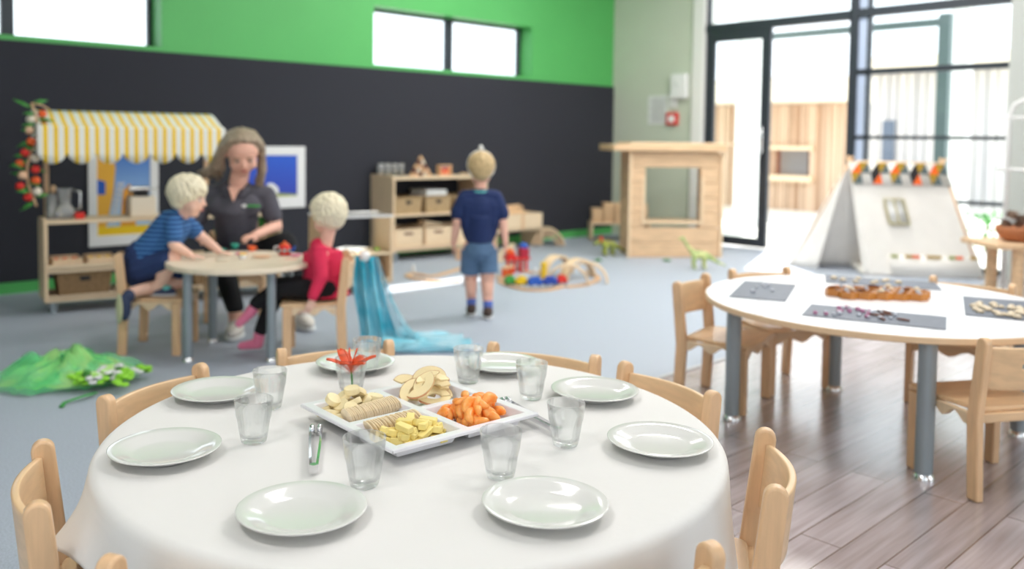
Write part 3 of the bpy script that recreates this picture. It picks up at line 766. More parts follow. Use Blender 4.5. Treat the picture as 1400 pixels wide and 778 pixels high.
seq = [['canvas_white', 'print_orange', 'ochre', 'frame_out', 'canvas_white', 'print_black', 'ochre', 'frame_out'], ['ochre', 'frame_out', 'canvas_white', 'canvas_white', 'print_black', 'print_orange', 'canvas_white', 'canvas_white']]
bandroot = canvas(MB().add([on_side(0, .80, .0115), on_side(1, .80, .0115), on_side(1, 1.0, .0115), on_side(0, 1.0, .0115)], [(0, 1, 2, 3)]), 'ridge_band', e, 'canvas_white')
cols = {}
N = 10
for r in range(2):
    for i in range(N):
        u0, u1 = i/N, (i+1)/N; v0, v1 = (.90, .995) if r == 0 else (.805, .90)
        s = seq[r]; cA, cB = s[(2*i) % 8], s[(2*i+1) % 8]
        P00, P10, P11, P01 = [on_side(uu, vv, .019) for uu, vv in ((u0, v0), (u1, v0), (u1, v1), (u0, v1))]
        if cA != 'canvas_white': MB().add([P00, P11, P01], [(0, 1, 2)]).build('triangle_print', cA, bandroot)
        if cB != 'canvas_white': MB().add([P00, P10, P11], [(0, 1, 2)]).build('triangle_print', cB, bandroot)
tr = {}
for i, k in enumerate(['olive', 'canvas_white', 'ochre', 'print_orange', 'canvas_white', 'ochre', 'ochre', 'canvas_white', 'olive', 'print_orange', 'canvas_white', 'ochre']):
    u0, u1 = .22+.77*i/12, .22+.77*(i+1)/12
    tr.setdefault(k, MB()).add([on_side(u0, .165, .02), on_side(u1, .165, .02), on_side(u1, .19, .02), on_side(u0, .19, .02)], [(0, 1, 2, 3)])
pk = canvas(MB().add([on_side(.2, .02, .014), on_side(.99, .02, .014), on_side(.99, .19, .014), on_side(.2, .19, .014)], [(0, 1, 2, 3)]), 'pocket', e)
for k, mb in tr.items():
    if k != 'canvas_white': mb.build('pocket_trim', k, pk)
for (p0, p1) in ((a, va), (b, va), (c, vb), (d, vb)):
    dd = (p1-p0).normalized(); cc_ = Vector(((a+b+c+d)/4)); ins = Vector((cc_.x-p0.x, cc_.y-p0.y, 0)).normalized()*.035; MB().tube([p0+ins+Vector((0, 0, .001)), p1+dd*.05+ins*.3], .010, 8).build('pole', 'beech', e, smooth=True)
MB().tube([va+Vector((0, 0, -.0)), vb], .011, 8).build('ridge_pole', 'beech', e, smooth=True)
cu = bpy.data.objects.new  # (kept short)
cush = empty('cushion', ((A_+B_+C_+D_)/4).to_tuple()[:2]+(0.001,), .6, 'flat patterned floor cushion lying inside the play tent', 'cushion')
MB().box(-.24, .24, -.2, .2, 0, .05).build('pad', 'canvas_white', cush, bevel=.02, seg=3)
pm = MB()
for i in range(4): pm.box(-.22+.11*i, -.17+.11*i, -.202, .15, .0505, .052)
pm.build('print', 'ochre', cush)
# ------------------------------------------------------------------ right side stand and bowl
p = G(1389, 425); top_z = .43
e = empty('wooden_stand', (p.x, p.y, 0), YAW-PI/2, 'round-legged wooden side stand at the right edge beside the tent', 'stand')
MB().box(-.17, .42, -.06, .36, top_z-.035, top_z).build('top', 'pine', e, bevel=.006)
for sx, sy in ((0, 0), (.33, 0), (0, .28), (.33, .28)): MB().cyl((sx, sy), .036, 0, top_z-.0355, 20).build('leg', 'pine', e, smooth='auto')
bq = e.location+Vector((_r0.x*.06+_f0.x*.12, _r0.y*.06+_f0.y*.12, 0))
bo = empty('cone_bowl', (bq.x, bq.y, top_z+.0005), 0, 'terracotta bowl on the wooden stand at the right edge', 'bowl')
MB().lathe([(.06, 0), (.10, .02), (.125, .07), (.13, .10), (.12, .10), (.115, .07), (.09, .03), (.0, .02)], 32).build('shell', mat('terracotta', srgb(176, 112, 74), .7), bo, smooth=True)
for i in range(9):
    a = i*2.4; r = .075*math.sqrt((i % 8)/8); c = Vector((bo.location.x+r*math.cos(a), bo.location.y+r*math.sin(a), top_z+.085+.03*((i*5) % 3)))
    m = MB()
    m.ball((0, 0, .03), (.022, .022, .03), 8)
    for k in range(26):
        aa = k*2.4; zz = .006+.05*k/26; rr = .036*math.sin(PI*(.15+.8*k/26)); v = Vector((rr*math.cos(aa), rr*math.sin(aa), zz+.008)); c0_ = Vector((0, 0, zz)); w = Vector((-math.sin(aa), math.cos(aa), 0))*.009
        m.add([c0_+w, c0_-w, v-w*.7, v+w*.7, (v+c0_)/2+Vector((0, 0, -.006))], [(0, 1, 2, 3), (1, 0, 4), (2, 1, 4), (3, 2, 4), (0, 3, 4)])
    o = m.build('pine_cone', mat('cone_brown', srgb(128, 104, 88), .8) if i == 0 else MT['cone'], None)
    if i == 0: MT['cone'] = o.data.materials[0]
    o.location = c; o.rotation_euler = (random.uniform(-1, 1), random.uniform(-1, 1), a)
    tag(o, 'open brown pine cone piled in the terracotta bowl', 'pine cone', 'pine cones in the terracotta bowl')
# white wire rack in front of the pier
q = G(1395, 400)
e = empty('wire_rack', (6.9, 1.95, 0), 0, 'white metal rail rack against the grey pier at the right edge', 'rack')
m = MB()
yA, yB = WX(1377, 240, 6.9).y-1.95, WX(1377, 240, 6.9).y-1.95-.42
zt_ = WX(1390, 135, 6.9).z
m.tube([(0, yA, 0.0), (0, yA, zt_-.12), (0, yA-.03, zt_-.04), (0, yA-.1, zt_), (0, yB+.1, zt_), (0, yB+.03, zt_-.04), (0, yB, zt_-.12), (0, yB, 0.0)], .016, 10)
m.build('frame', 'white', e, smooth=True)
for py in (161, 232, 300): MB().tube([(0, yA+.06, WX(1385, py, 6.9).z), (0, yB-.03, WX(1385, py, 6.9).z)], .013, 10).build('rail', 'white', e, smooth=True)
MB().box(-.12, .12, yB-.02, yA+.02, 0.0, .02).build('base', 'white', e, bevel=.004) if False else None
for yy in (yA, yB): MB().box(-.14, .14, yy-.015, yy+.015, 0, .018).build('foot', 'white', e, bevel=.004)

# ------------------------------------------------------------------ things on the white-clothed table
CZ = TZ+.0016
plates = [((745, 690), 'white porcelain plate at the front right of the white cloth'), ((413, 698), 'white porcelain plate at the front left of the white cloth'),
          ((226, 614), 'white porcelain plate at the left of the white cloth'), ((297, 535), 'white porcelain plate at the back left, beside two tumblers'),
          ((902, 604), 'white porcelain plate at the right of the white cloth'), ((813, 535), 'white porcelain plate behind the long steel tongs handle'),
          ((686, 498), 'white porcelain plate at the far edge behind the tumblers'), ((486, 497), 'white porcelain plate behind the orange flower glass')]
P0 = None
for (px, l) in plates:
    q = G(px[0], px[1], CZ+.012)
    if P0 is None:
        P0 = MB().lathe([(.0001, .004), (.040, .004), (.052, .0), (.056, .0), (.058, .005), (.064, .0075), (.082, .013), (.0975, .0175), (.0985, .019), (.097, .0198), (.082, .0158), (.066, .0105), (.0605, .0085), (.052, .0068), (.0001, .0066)], 64).build('dinner_plate', 'porcelain', None, smooth=True)
        o = P0
    else: o = P0.copy(); COL.objects.link(o)
    place(o, (q.x, q.y, CZ)); tag(o, l, 'plate', 'plates on the white cloth')
def tumbler_bm():
    H = .083
    def mod(a, z):
        f = max(0, min(1, (.050-z)/.012))
        return 1-.035*f*(1-abs(math.cos(a*9/2)))
    prof = [(.0001, .0), (.0205, .0), (.0235, .002), (.0255, .010), (.0288, .030), (.0312, .046), (.0328, .050), (.0345, .066), (.0365, H-.001), (.0360, H), (.0350, H-.001), (.0330, .066), (.0312, .050), (.0285, .040), (.0262, .022), (.024, .012), (.0001, .0095)]
    return MB().lathe(prof, 72, mod=mod)
TB = None
tl = [((684, 657), 'clear glass tumbler in front of the orange segments'), ((498, 668), 'clear glass tumbler in front of the cheese corner of the tray'),
      ((347, 608), 'clear glass tumbler left of the small tongs, nearer of two'), ((369, 562), 'clear glass tumbler at the back left, beside the plate'),
      ((773, 613), 'clear glass tumbler standing over the end of the long tongs'), ((726, 549), 'clear glass tumbler behind the long tongs'),
      ((640, 527), 'clear glass tumbler at the far side behind the apple slices'), ((502, 513), 'clear glass tumbler behind the flower glass'),
      ((480, 543), 'clear glass tumbler holding the orange flower')]
for (px, l) in tl:
    q = G(px[0], px[1]-4, CZ)
    if TB is None: TB = tumbler_bm().build('glass_tumbler', 'tumbler', None, smooth=True); o = TB
    else: o = TB.copy(); COL.objects.link(o)
    place(o, (q.x, q.y, CZ+.0005)); tag(o, l, 'tumbler', 'tumblers on the white cloth')
FLP = G(480, 539, CZ)
# orange flower
e = empty('orange_flower', (FLP.x, FLP.y, CZ+.0005), 0, 'orange lily flower standing in a glass tumbler', 'flower')
m_pet = mat('orange_petal', srgb(240, 88, 36), .5, noise=.25, nscale=30)
MB().tube([(.004, .0, .0125), (.002, .001, .04), (0, 0, .052)], [.002, .0022, .003], 8).build('stem', 'leaf', e, smooth=True)
for k in range(6):
    a = k*PI/3+.4; ln = .052+.008*((k*5) % 3); vs = []; fs = []
    n = 8
    for i in range(n+1):
        t = i/n; r = .004+ln*.85*t**1.25; z = .05+ln*(.75*t-.28*t*t)+(.006 if k % 2 else 0)*t; w = .0145*math.sin(PI*min(1, .08+.86*t))**.8
        for j in (-1, 0, 1):
            vs.append((r*math.cos(a)-j*w*math.sin(a), r*math.sin(a)+j*w*math.cos(a), z+abs(j)*.004))
    for i in range(n):
        for j in range(2): q = i*3+j; fs.append((q, q+3, q+4, q+1))
    o = MB().add(vs, fs).build('petal', m_pet, e, smooth=True); s = o.modifiers.new('solid', 'SOLIDIFY'); s.thickness = .0012
sm2 = MB()
for k in range(5):
    a = k*1.25; sm2.tube([(0, 0, .055), (.006*math.cos(a), .006*math.sin(a), .08), (.016*math.cos(a), .016*math.sin(a), .102)], [.0008, .0008, .0016], 6)
sm2.build('stamen', m_pet, e, smooth=True)
# ---- four-compartment tray
TW = .186
def tray_frame():
    return Vector((1.088, 1.360, 0)), math.radians(-3)
tc_, ta = tray_frame()
TRAY = empty('serving_tray', (tc_.x, tc_.y, CZ+.0005), ta, 'white square serving tray with four compartments of fruit, crackers and cheese', 'tray')
def tray_mesh():
    """rim, four sunken wells, sloping walls"""
    m = MB(); H = .030; W2 = TW; rim = .020; g = .010; zt = H; zb = .006
    wells = []
    for sx in (-1, 1):
        for sy in (-1, 1):
            xa, xb = sorted((sx*g, sx*(W2-rim))); ya, yb = sorted((sy*g, sy*(W2-rim))); wells.append((xa, xb, ya, yb))
    xs = [-W2, -W2+rim, -g, g, W2-rim, W2]
    for i in range(5):
        for j in range(5):
            xa, xb, ya, yb = xs[i], xs[i+1], xs[j], xs[j+1]
            if (i in (1, 3)) and (j in (1, 3)): continue
            m.add([(xa, ya, zt), (xb, ya, zt), (xb, yb, zt), (xa, yb, zt)], [(0, 1, 2, 3)])
    sl = .012
    for (xa, xb, ya, yb) in wells:
        T = [(xa, ya, zt), (xb, ya, zt), (xb, yb, zt), (xa, yb, zt)]; B = [(xa+sl, ya+sl, zb), (xb-sl, ya+sl, zb), (xb-sl, yb-sl, zb), (xa+sl, yb-sl, zb)]
        m.add(T+B, [(0, 4, 5, 1), (1, 5, 6, 2), (2, 6, 7, 3), (3, 7, 4, 0), (4, 7, 6, 5)])
    return m
me_ = tray_mesh()
o = me_.build('tray_body', 'melamine', TRAY)
bm_ = bmesh.new(); bm_.from_mesh(o.data); bmesh.ops.remove_doubles(bm_, verts=bm_.verts, dist=1e-5); bmesh.ops.recalc_face_normals(bm_, faces=bm_.faces)
bm_.to_mesh(o.data); bm_.free()
s = o.modifiers.new('solid', 'SOLIDIFY'); s.thickness = .004; s.offset = 0
b = o.modifiers.new('bevel', 'BEVEL'); b.width = .003; b.segments = 2; b.limit_method = 'ANGLE'; b.angle_limit = .5
sk = MB(); W2 = TW
for (xa, xb, ya, yb) in ((-W2, W2, -W2-.0025, -W2), (-W2, W2, W2, W2+.0025), (-W2-.0025, -W2, -W2, W2), (W2, W2+.0025, -W2, W2)): sk.box(xa, xb, ya, yb, .0255, .0315)
sk.build('rim_lip', 'melamine', TRAY, bevel=.001)
TRAY.scale = (.935, .90, 1)
TM = Matrix.Translation(TRAY.location) @ Matrix.Rotation(ta, 4, 'Z')
def on_tray(x, y, z): return TM @ Vector((x*.935, y*.90, z))
CAMT = Matrix.Rotation(0, 3, 'X')
def lean(o, t, spin, jit=.25):
    R = Matrix.Rotation(t, 3, Vector((_r0.x, _r0.y, 0))) @ Matrix.Rotation(rnd.uniform(-jit, jit), 3, Vector((_f0.x, _f0.y, 0))) @ Matrix.Rotation(spin, 3, 'Z')
    o.rotation_euler = R.to_euler()
def food(o, x, y, z, rx, ry, rz, label, cat, group):
    o.location = on_tray(x, y, z); o.rotation_euler = (rx, ry, rz+ta); tag(o, label, cat, group)
    return o
rnd = random.Random(3)
def spawn(proto, first, pos, label, cat, group):
    for i, (x, y, z, rx, ry, rz) in enumerate(pos):
        o = first if i == 0 else first.copy()
        if i: COL.objects.link(o)
        food(o, x, y, z, rx, ry, rz, label, cat, group)
# local axes of the tray: x roughly away-right, y roughly away-left
FB = .0085
m_ban = mat('banana_flesh', srgb(244, 226, 178), .6, noise=.1, nscale=60)
ban = MB().lathe([(.0001, 0), (.0150, 0), (.0163, .001), (.0166, .0105), (.0154, .0122), (.0001, .0126)], 20).build('banana_slice', m_ban, None, smooth='auto')
pos = []
for i, (x, y, z) in enumerate([(-.150, .145, 0), (-.118, .155, 0), (-.085, .150, 0), (-.055, .155, 0), (-.150, .115, .0), (-.118, .125, .012), (-.088, .120, .012), (-.055, .125, .010), (-.135, .140, .022), (-.100, .142, .024), (-.068, .142, .024), (-.148, .082, 0), (-.118, .090, .012), (-.03, .15, .0), (-.034, .125, .012), (-.090, .13, .036)]):
    pos.append((x, y, FB+z+.006, rnd.uniform(-.7, .7), rnd.uniform(-.5, .9), rnd.uniform(0, 3)))
spawn(None, ban, pos, 'pale banana slice heaped in the left corner of the white tray', 'banana slice', 'banana slices in the tray')
m_crk = mat('cracker', srgb(252, 232, 196), .7, noise=.15, nscale=90)
crk = MB().lathe([(.0001, 0), (.0165, 0), (.0178, .0008), (.0178, .0022), (.0165, .003), (.0001, .003)], 22, mod=lambda a, z: 1+.02*math.cos(12*a)).build('round_cracker', m_crk, None, smooth='auto')
pos = []
for i in range(27):
    t = i/26; pos.append((-.150+.128*t, .052+.010*t, FB+.0195+.004*t, .10*rnd.uniform(-1, 1), PI/2-.35+.08*rnd.uniform(-1, 1), .12+.05*rnd.uniform(-1, 1)))
for i in range(20):
    t = i/19; pos.append((-.150+.125*t, -.040+.006*t, FB+.0185, .12*rnd.uniform(-1, 1), PI/2-.45+.1*rnd.uniform(-1, 1), .10))
c0_ = pos[:27]; c1_ = pos[27:]
spawn(None, crk, c0_, 'thin round cracker in the row beside the banana slices', 'cracker', 'crackers beside the banana')
c2 = crk.copy(); COL.objects.link(c2)
spawn(None, c2, c1_, 'thin round cracker in the row behind the cheese', 'cracker', 'crackers beside the cheese')
m_ch = mat('yellow_cheese', srgb(250, 228, 142), .5, noise=.08, nscale=30)
ch = MB().box(-.017, .017, -.0075, .0075, -.006, .006).build('cheese_stick', m_ch, None, bevel=.0015)
pos = []
for i in range(46):
    lay = min(2, i//20); x = -.085+rnd.uniform(-.062, .058)*(1-.18*lay); y = -.105+rnd.uniform(-.044, .042)*(1-.25*lay)
    pos.append((x, y, FB+.008+.0125*lay+rnd.uniform(0, .003), rnd.uniform(-.3, .3), rnd.uniform(-.35, .35), rnd.uniform(0, 3.1)))
spawn(None, ch, pos, 'pale yellow cheese stick heaped in the near compartment of the tray', 'cheese', 'cheese sticks in the tray')
m_or = mat('mandarin', srgb(255, 140, 40), .3, noise=.3, nscale=60, col2=srgb(255, 180, 100))
def segment(L_, R_):
    m = MB(); vs = []; fs = []; n = 12; k = 10
    for i in range(n+1):
        t = i/n; a = -1.35+2.7*t; w = .0085*math.sin(PI*min(1, max(0, .04+.92*t)))**.55; h = .0115*math.sin(PI*(.04+.92*t))**.5
        cx, cz = R_*math.sin(a), R_*math.cos(a)-R_*.55
        for j in range(k):
            b = 2*PI*j/k; rr = h*math.cos(b); vs.append((cx+rr*math.sin(a), w*math.sin(b)*(1.0+.35*math.cos(b)), cz+rr*math.cos(a)))
    for i in range(n):
        for j in range(k): j2 = (j+1) % k; fs.append((i*k+j, i*k+j2, (i+1)*k+j2, (i+1)*k+j))
    fs += [tuple(range(k))[::-1], tuple(n*k+j for j in range(k))]
    return m.add(vs, fs)
og = segment(.02, .0175).build('mandarin_segment', m_or, None, smooth=True)
pos = []
for i in range(40):
    lay = 0 if i < 18 else (1 if i < 32 else 2); x = .092+rnd.uniform(-.062, .060)*(1-.22*lay); y = -.088+rnd.uniform(-.060, .058)*(1-.25*lay)
    pos.append((x, y, FB+.013+.015*lay, rnd.uniform(-1.3, 1.3), rnd.uniform(-.6, .6), rnd.uniform(0, 3.1)))
spawn(None, og, pos, 'orange mandarin segment heaped in the right compartment of the tray', 'orange segment', 'mandarin segments in the tray')
m_ap = mat('apple_flesh', srgb(246, 226, 176), .45, noise=.06, nscale=30); m_apk = mat('apple_skin', srgb(226, 146, 104), .35, noise=.4, nscale=20, col2=srgb(236, 204, 140))
def apple():
    e = empty('apple_slice', (0, 0, 0)); n = 14; vs = []; fs = []
    R = .037
    out = [(R*.82*math.cos(a), R*1.0*math.sin(a)) for a in [-PI/2+PI*i/n for i in range(n+1)]]
    inn = [(.010*math.cos(a)+.001, R*.45*math.sin(a)) for a in [PI/2-PI*i/6 for i in range(7)]]
    pts = out+[(0.0, R*.8)]+inn+[(0.0, -R*.8)]
    MB().prism(pts, -.0028, .0028, 'z').build('flesh', m_ap, e, bevel=.001)
    sk_ = MB()
    for i in range(n):
        a0, a1 = -PI/2+PI*i/n, -PI/2+PI*(i+1)/n; r1 = R+.0006
        sk_.add([(r1*.82*math.cos(a0), r1*math.sin(a0), -.0024), (r1*.82*math.cos(a1), r1*math.sin(a1), -.0024), (r1*.82*math.cos(a1), r1*math.sin(a1), .0024), (r1*.82*math.cos(a0), r1*math.sin(a0), .0024)], [(0, 1, 2, 3)])
    sk_.build('peel', m_apk, e, smooth=True)
    return e
ap = apple()
for i in range(15):
    lay = 0 if i < 6 else (1 if i < 11 else 2); x = .080+rnd.uniform(-.045, .045)*(1-.2*lay); y = .090+rnd.uniform(-.050, .050)*(1-.2*lay)
    o = ap if i == 0 else tree(ap)
    food(o, x, y, FB+.013+.017*lay, rnd.uniform(-.55, .25)+.3, rnd.uniform(-.45, .1), rnd.uniform(0, 6.2), 'thin apple slice with reddish peel heaped in the far compartment of the tray', 'apple slice', 'apple slices in the tray'); lean(o, rnd.uniform(.25, .8), rnd.choice((1.2, 1.6, 2.0, 4.6, .6))+rnd.uniform(-.4, .4))
# ---- tongs
def tongs(p0, p1, label, open_=.012, long_=False):
    q0, q1 = G(*p0, CZ+.01), G(*p1, CZ+.01); d = q1-q0; L = d.length
    e = empty('serving_tongs', (q0.x, q0.y, CZ+.0005), math.atan2(d.y, d.x), label, 'tongs')
    for s in (-1, 1):
        vs = []; n = 16
        w = [(.004, 0)]; pts = []
        mm = MB()
        for i in range(n+1):
            t = i/n; x = L*t; y = s*(.0035+open_*math.sin(PI*min(1, (1-t)*1.02)*.62)**1.0*(1-t)**.25)
            wid = (.009 if t < .12 else .0065) if t < .9 else .0075
            vs += [(x, y, .011-wid), (x, y, .011+wid), (x, y+s*.0042, .011+wid*.7), (x, y+s*.0042, .011-wid*.7)]
        fs = []
        for i in range(n):
            for j in range(4): j2 = (j+1) % 4; fs.append((i*4+j, i*4+j2, (i+1)*4+j2, (i+1)*4+j))
        fs += [(0, 1, 2, 3)[::-1], tuple(n*4+j for j in range(4))]
        mm.add(vs, fs)
        mm.build('arm', 'chrome', e, smooth='auto')
        tip = MB()
        tip.ball((.010, s*(.0035+open_*.75), .011), (.016, .006, .011), 12); tip.build('tip', 'chrome', e, smooth=True)
    MB().cyl((L, 0), .007, .004, .018, 16).build('hinge', 'steel', e, smooth='auto')
tongs((432, 586), (429, 641), 'small steel serving tongs lying left of the tray', .005)
tongs((688, 549), (764, 590), 'long steel serving tongs lying right of the tray', .003, True)

# ------------------------------------------------------------------ things on the white-topped table
MZ = RZ+.0006
m_mat = mat('slate_placemat', srgb(108, 114, 128), .5, noise=.35, nscale=30, stretch=(1, 10, 1))
mats = [(((1018, 384), (1094, 390), (1068, 412), (996, 406)), 'grey slate-look placemat at the left of the white-topped table'),
        (((1110, 416), (1296, 434), (1292, 451), (1095, 431)), 'grey slate-look placemat with glass beads at the front of the white-topped table'),
        (((1130, 377), (1283, 386), (1283, 397), (1126, 386)), 'grey slate-look placemat at the back, behind the wooden honeycomb tray'),
        (((1322, 406), (1424, 414), (1424, 441), (1313, 430)), 'grey slate-look placemat with pale shells at the right edge')]
MATP = []
for q, l in mats:
    ps = [G(x, y, MZ) for x, y in q]; c = sum(ps, Vector())/4
    # true rectangle from the four marks
    u = ((ps[1]-ps[0])+(ps[2]-ps[3])); v = ((ps[3]-ps[0])+(ps[2]-ps[1])); lu, lv = u.length/4, v.length/4; ang = math.atan2(u.y, u.x)
    o = MB().box(-lu, lu, -lv, lv, 0, .0022).build('placemat', m_mat, None, bevel=.0006); place(o, (c.x, c.y, MZ), ang); tag(o, l, 'placemat', 'placemats on the white-topped table'); MATP.append((c, ang, lu, lv))
def scatter_on(i, n, name, label, cat, group, mk, u=(-.8, .8), v=(-.7, .7), seed=1):
    r = random.Random(seed); c, a, lu, lv = MATP[i]; first = None; pts = []
    for k in range(n):
        for _ in range(60):
            x, y = r.uniform(*u)*lu, r.uniform(*v)*lv
            if all((x-p[0])**2+(y-p[1])**2 > .016**2 for p in pts): break
        else: continue
        pts.append((x, y))
        if first is None: first = mk(); o = first
        else: o = first.copy(); COL.objects.link(o)
        sc = r.uniform(.8, 1.2); o.scale = (sc, sc, sc)
        place(o, (c.x+x*math.cos(a)-y*math.sin(a), c.y+x*math.sin(a)+y*math.cos(a), MZ+.0024), None, (0, 0, r.uniform(0, 6)))
        tag(o, label, cat, group)
def bead(c):
    return lambda: MB().lathe([(.0001, 0), (.005, .0004), (.008, .003), (.0085, .005), (.007, .009), (.004, .0108), (.0001, .0112)], 16).build('glass_gem', c, None, smooth=True)
MT['gem_pink'] = mat('pink_glass', srgb(220, 150, 190), .1, trans=.5); MT['gem_clear'] = mat('clear_gem', srgb(226, 230, 240), .08, trans=.4); MT['shell'] = mat('shell', srgb(232, 214, 186), .5, noise=.25, nscale=60)
scatter_on(1, 12, 'gem', 'pink glass gem scattered on the front placemat', 'gem', 'pink gems on the front placemat', bead('gem_pink'), (-.85, -.05), seed=2)
scatter_on(1, 12, 'gem', 'clear glass gem scattered on the front placemat', 'gem', 'clear gems on the front placemat', bead('gem_clear'), (-.7, .35), seed=5)
scatter_on(0, 7, 'gem', 'clear glass gem lying on the left placemat', 'gem', 'gems on the left placemat', bead('gem_clear'), (-.4, .7), seed=8)
def stick():
    m = MB(); m.tube([(-.02, 0, .004), (0, .002, .005), (.02, -.001, .004)], [.003, .004, .003], 8); return m.build('bark_piece', 'brown', None, smooth=True)
scatter_on(1, 5, 'bark', 'brown bark piece lying on the front placemat', 'bark', 'bark pieces on the front placemat', stick, (.0, .55), seed=4)
def shell():
    m = MB().lathe([(.0001, 0), (.010, .0005), (.0125, .004), (.009, .009), (.004, .012), (.0001, .0135)], 18, mod=lambda a, z: 1+.12*abs(math.sin(5*a))); return m.build('sea_shell', 'shell', None, smooth=True)
scatter_on(3, 26, 'shell', 'pale sea shell on the right edge placemat', 'shell', 'shells on the right placemat', shell, (-.75, .75), (-.9, .25), seed=6)
scatter_on(2, 9, 'shell', 'pale sea shell on the back placemat', 'shell', 'shells on the back placemat', shell, (-.85, .8), seed=9)
# honeycomb tray
hc = G(1199, 405, MZ); 
e = empty('honeycomb_tray', (hc.x, hc.y, MZ), math.radians(-46), 'amber wooden honeycomb sorting tray in the middle of the white-topped table', 'tray')
m_am = mat('amber_wood', srgb(196, 122, 34), .35, noise=.2, nscale=8, coat=.4)
hx = .037; cells = []
for r_ in range(3):
    for k in range(5 if r_ != 1 else 6):
        cells.append(((k-(2 if r_ != 1 else 2.5))*hx*math.sqrt(3), (r_-1)*hx*1.5))
bm1 = MB(); wm = MB()
for (cx, cy) in cells:
    hexo = [(cx+hx*math.cos(PI/6+k*PI/3), cy+hx*math.sin(PI/6+k*PI/3)) for k in range(6)]; hexi = [(cx+hx*.86*math.cos(PI/6+k*PI/3), cy+hx*.86*math.sin(PI/6+k*PI/3)) for k in range(6)]
    bm1.prism(hexo, .0, .005, 'z')
    vs = [(x, y, .005) for x, y in hexo]+[(x, y, .026) for x, y in hexo]+[(x, y, .005) for x, y in hexi]+[(x, y, .026) for x, y in hexi]; fs = []
    for k in range(6):
        k2 = (k+1) % 6; fs += [(k, k2, 6+k2, 6+k), (12+k2, 12+k, 18+k, 18+k2), (6+k, 6+k2, 18+k2, 18+k)]
    wm.add(vs, fs)
bm1.build('base', m_am, e); wm.build('cell_wall', m_am, e, bevel=.0008)
r = random.Random(11); a_ = math.radians(-46); fst = {}
for i, (cx, cy) in enumerate(cells):
    kind = ['glass_gem', 'bark_piece', 'sea_shell', 'glass_gem'][i % 4]
    for k in range(3):
        x, y = cx+r.uniform(-.014, .014), cy+r.uniform(-.014, .014); z = MZ+.0058+.0105*k
        if kind not in fst: fst[kind] = {'glass_gem': bead('gem_clear'), 'bark_piece': stick, 'sea_shell': shell}[kind](); o = fst[kind]
        else: o = fst[kind].copy(); COL.objects.link(o)
        o.location = (hc.x+x*math.cos(a_)-y*math.sin(a_), hc.y+x*math.sin(a_)+y*math.cos(a_), z); o.rotation_euler = (0, 0, r.uniform(0, 6))
        tag(o, {'glass_gem': 'clear glass gem inside the honeycomb tray', 'bark_piece': 'brown bark piece inside the honeycomb tray', 'sea_shell': 'pale sea shell inside the honeycomb tray'}[kind], {'glass_gem': 'gem', 'bark_piece': 'bark', 'sea_shell': 'shell'}[kind], 'pieces inside the honeycomb tray, '+kind.replace('_', ' '))

# ------------------------------------------------------------------ things on the birch-topped table
LZ_ = LZ+.0005
def toy(name, px, py, label, cat, fn, h=LZ_, rz=0):
    q = G(px, py, h); e = empty(name, (q.x, q.y, h), rz, label, cat); fn(e); return e
def teapot(e):
    MB().lathe([(.0001, .001), (.026, .001), (.032, .012), (.031, .04), (.026, .052), (.0001, .052)], 28).build('body', 'red', e, smooth=True)
    MB().lathe([(.025, .0525), (.018, .060), (.006, .064), (.007, .07), (.0001, .073)], 24).build('lid', 'orange', e, smooth=True)
    MB().tube([(.028, 0, .02), (.045, 0, .028), (.052, 0, .046)], [.008, .006, .005], 10).build('spout', 'blue', e, smooth=True)
    MB().tube([(-.028, 0, .045), (-.05, 0, .042), (-.05, 0, .018), (-.029, 0, .014)], .005, 8).build('handle', 'white', e, smooth=True)
    m = MB()
    for k in range(3): a = -2.2+k*.8; m.ball((.0305*math.cos(a), .0305*math.sin(a), .026), (.008, .008, .010), 10)
    m.build('spots', 'turq', e, smooth=True)
toy('toy_teapot', 389, 349, 'red toy teapot with turquoise spots on the birch-topped table', 'toy teapot', teapot, rz=-.7)
def pot(c1, c2, r=.017, h=.028):
    def f(e):
        MB().lathe([(.0001, 0), (r*.85, 0), (r, .004), (r, h-.006), (.0001, h-.006)], 20).build('tub', c1, e, smooth='auto'); MB().lathe([(.0001, h-.0055), (r*1.08, h-.0055), (r*1.08, h), (.0001, h)], 20).build('lid', c2, e, smooth='auto')
    return f
toy('paint_pot', 332, 354, 'small white pot with a yellow lid on the birch-topped table', 'pot', pot('white', 'yellow'))
def cup(c):
    def f(e):
        MB().lathe([(.0001, 0), (.014, 0), (.02, .02), (.021, .026), (.0185, .026), (.017, .018), (.012, .004), (.0001, .003)], 20).build('bowl', c, e, smooth=True)
        MB().tube([(.02, 0, .02), (.03, 0, .017), (.028, 0, .008), (.016, 0, .007)], .003, 6).build('handle', c, e, smooth=True)
    return f
def saucer(c, r=.035):
    return lambda e: MB().lathe([(.0001, .001), (r*.6, 0), (r, .006), (r*.98, .008), (r*.55, .003), (.0001, .003)], 24).build('dish', c, e, smooth=True)
toy('toy_saucer', 300, 343, 'teal toy saucer in front of the woman', 'saucer', saucer('teal'))
toy('toy_plate', 330, 348, 'pink toy plate among the tea set', 'toy plate', saucer('pink', .03))
toy('toy_plate', 358, 352, 'orange-pink toy plate beside the red teapot', 'toy plate', saucer('peach', .045))
toy('toy_plate', 404, 350, 'pink toy plate at the right side of the birch-topped table', 'toy plate', saucer('pink', .03))
toy('toy_saucer', 236, 350, 'teal toy saucer beside the kneeling boy', 'saucer', saucer('teal', .025))
toy('toy_plate', 305, 356, 'cream toy plate at the near side of the birch-topped table', 'toy plate', saucer('cream', .035))
toy('toy_cup', 344, 343, 'small orange toy cup behind the plates', 'toy cup', cup('orange'))

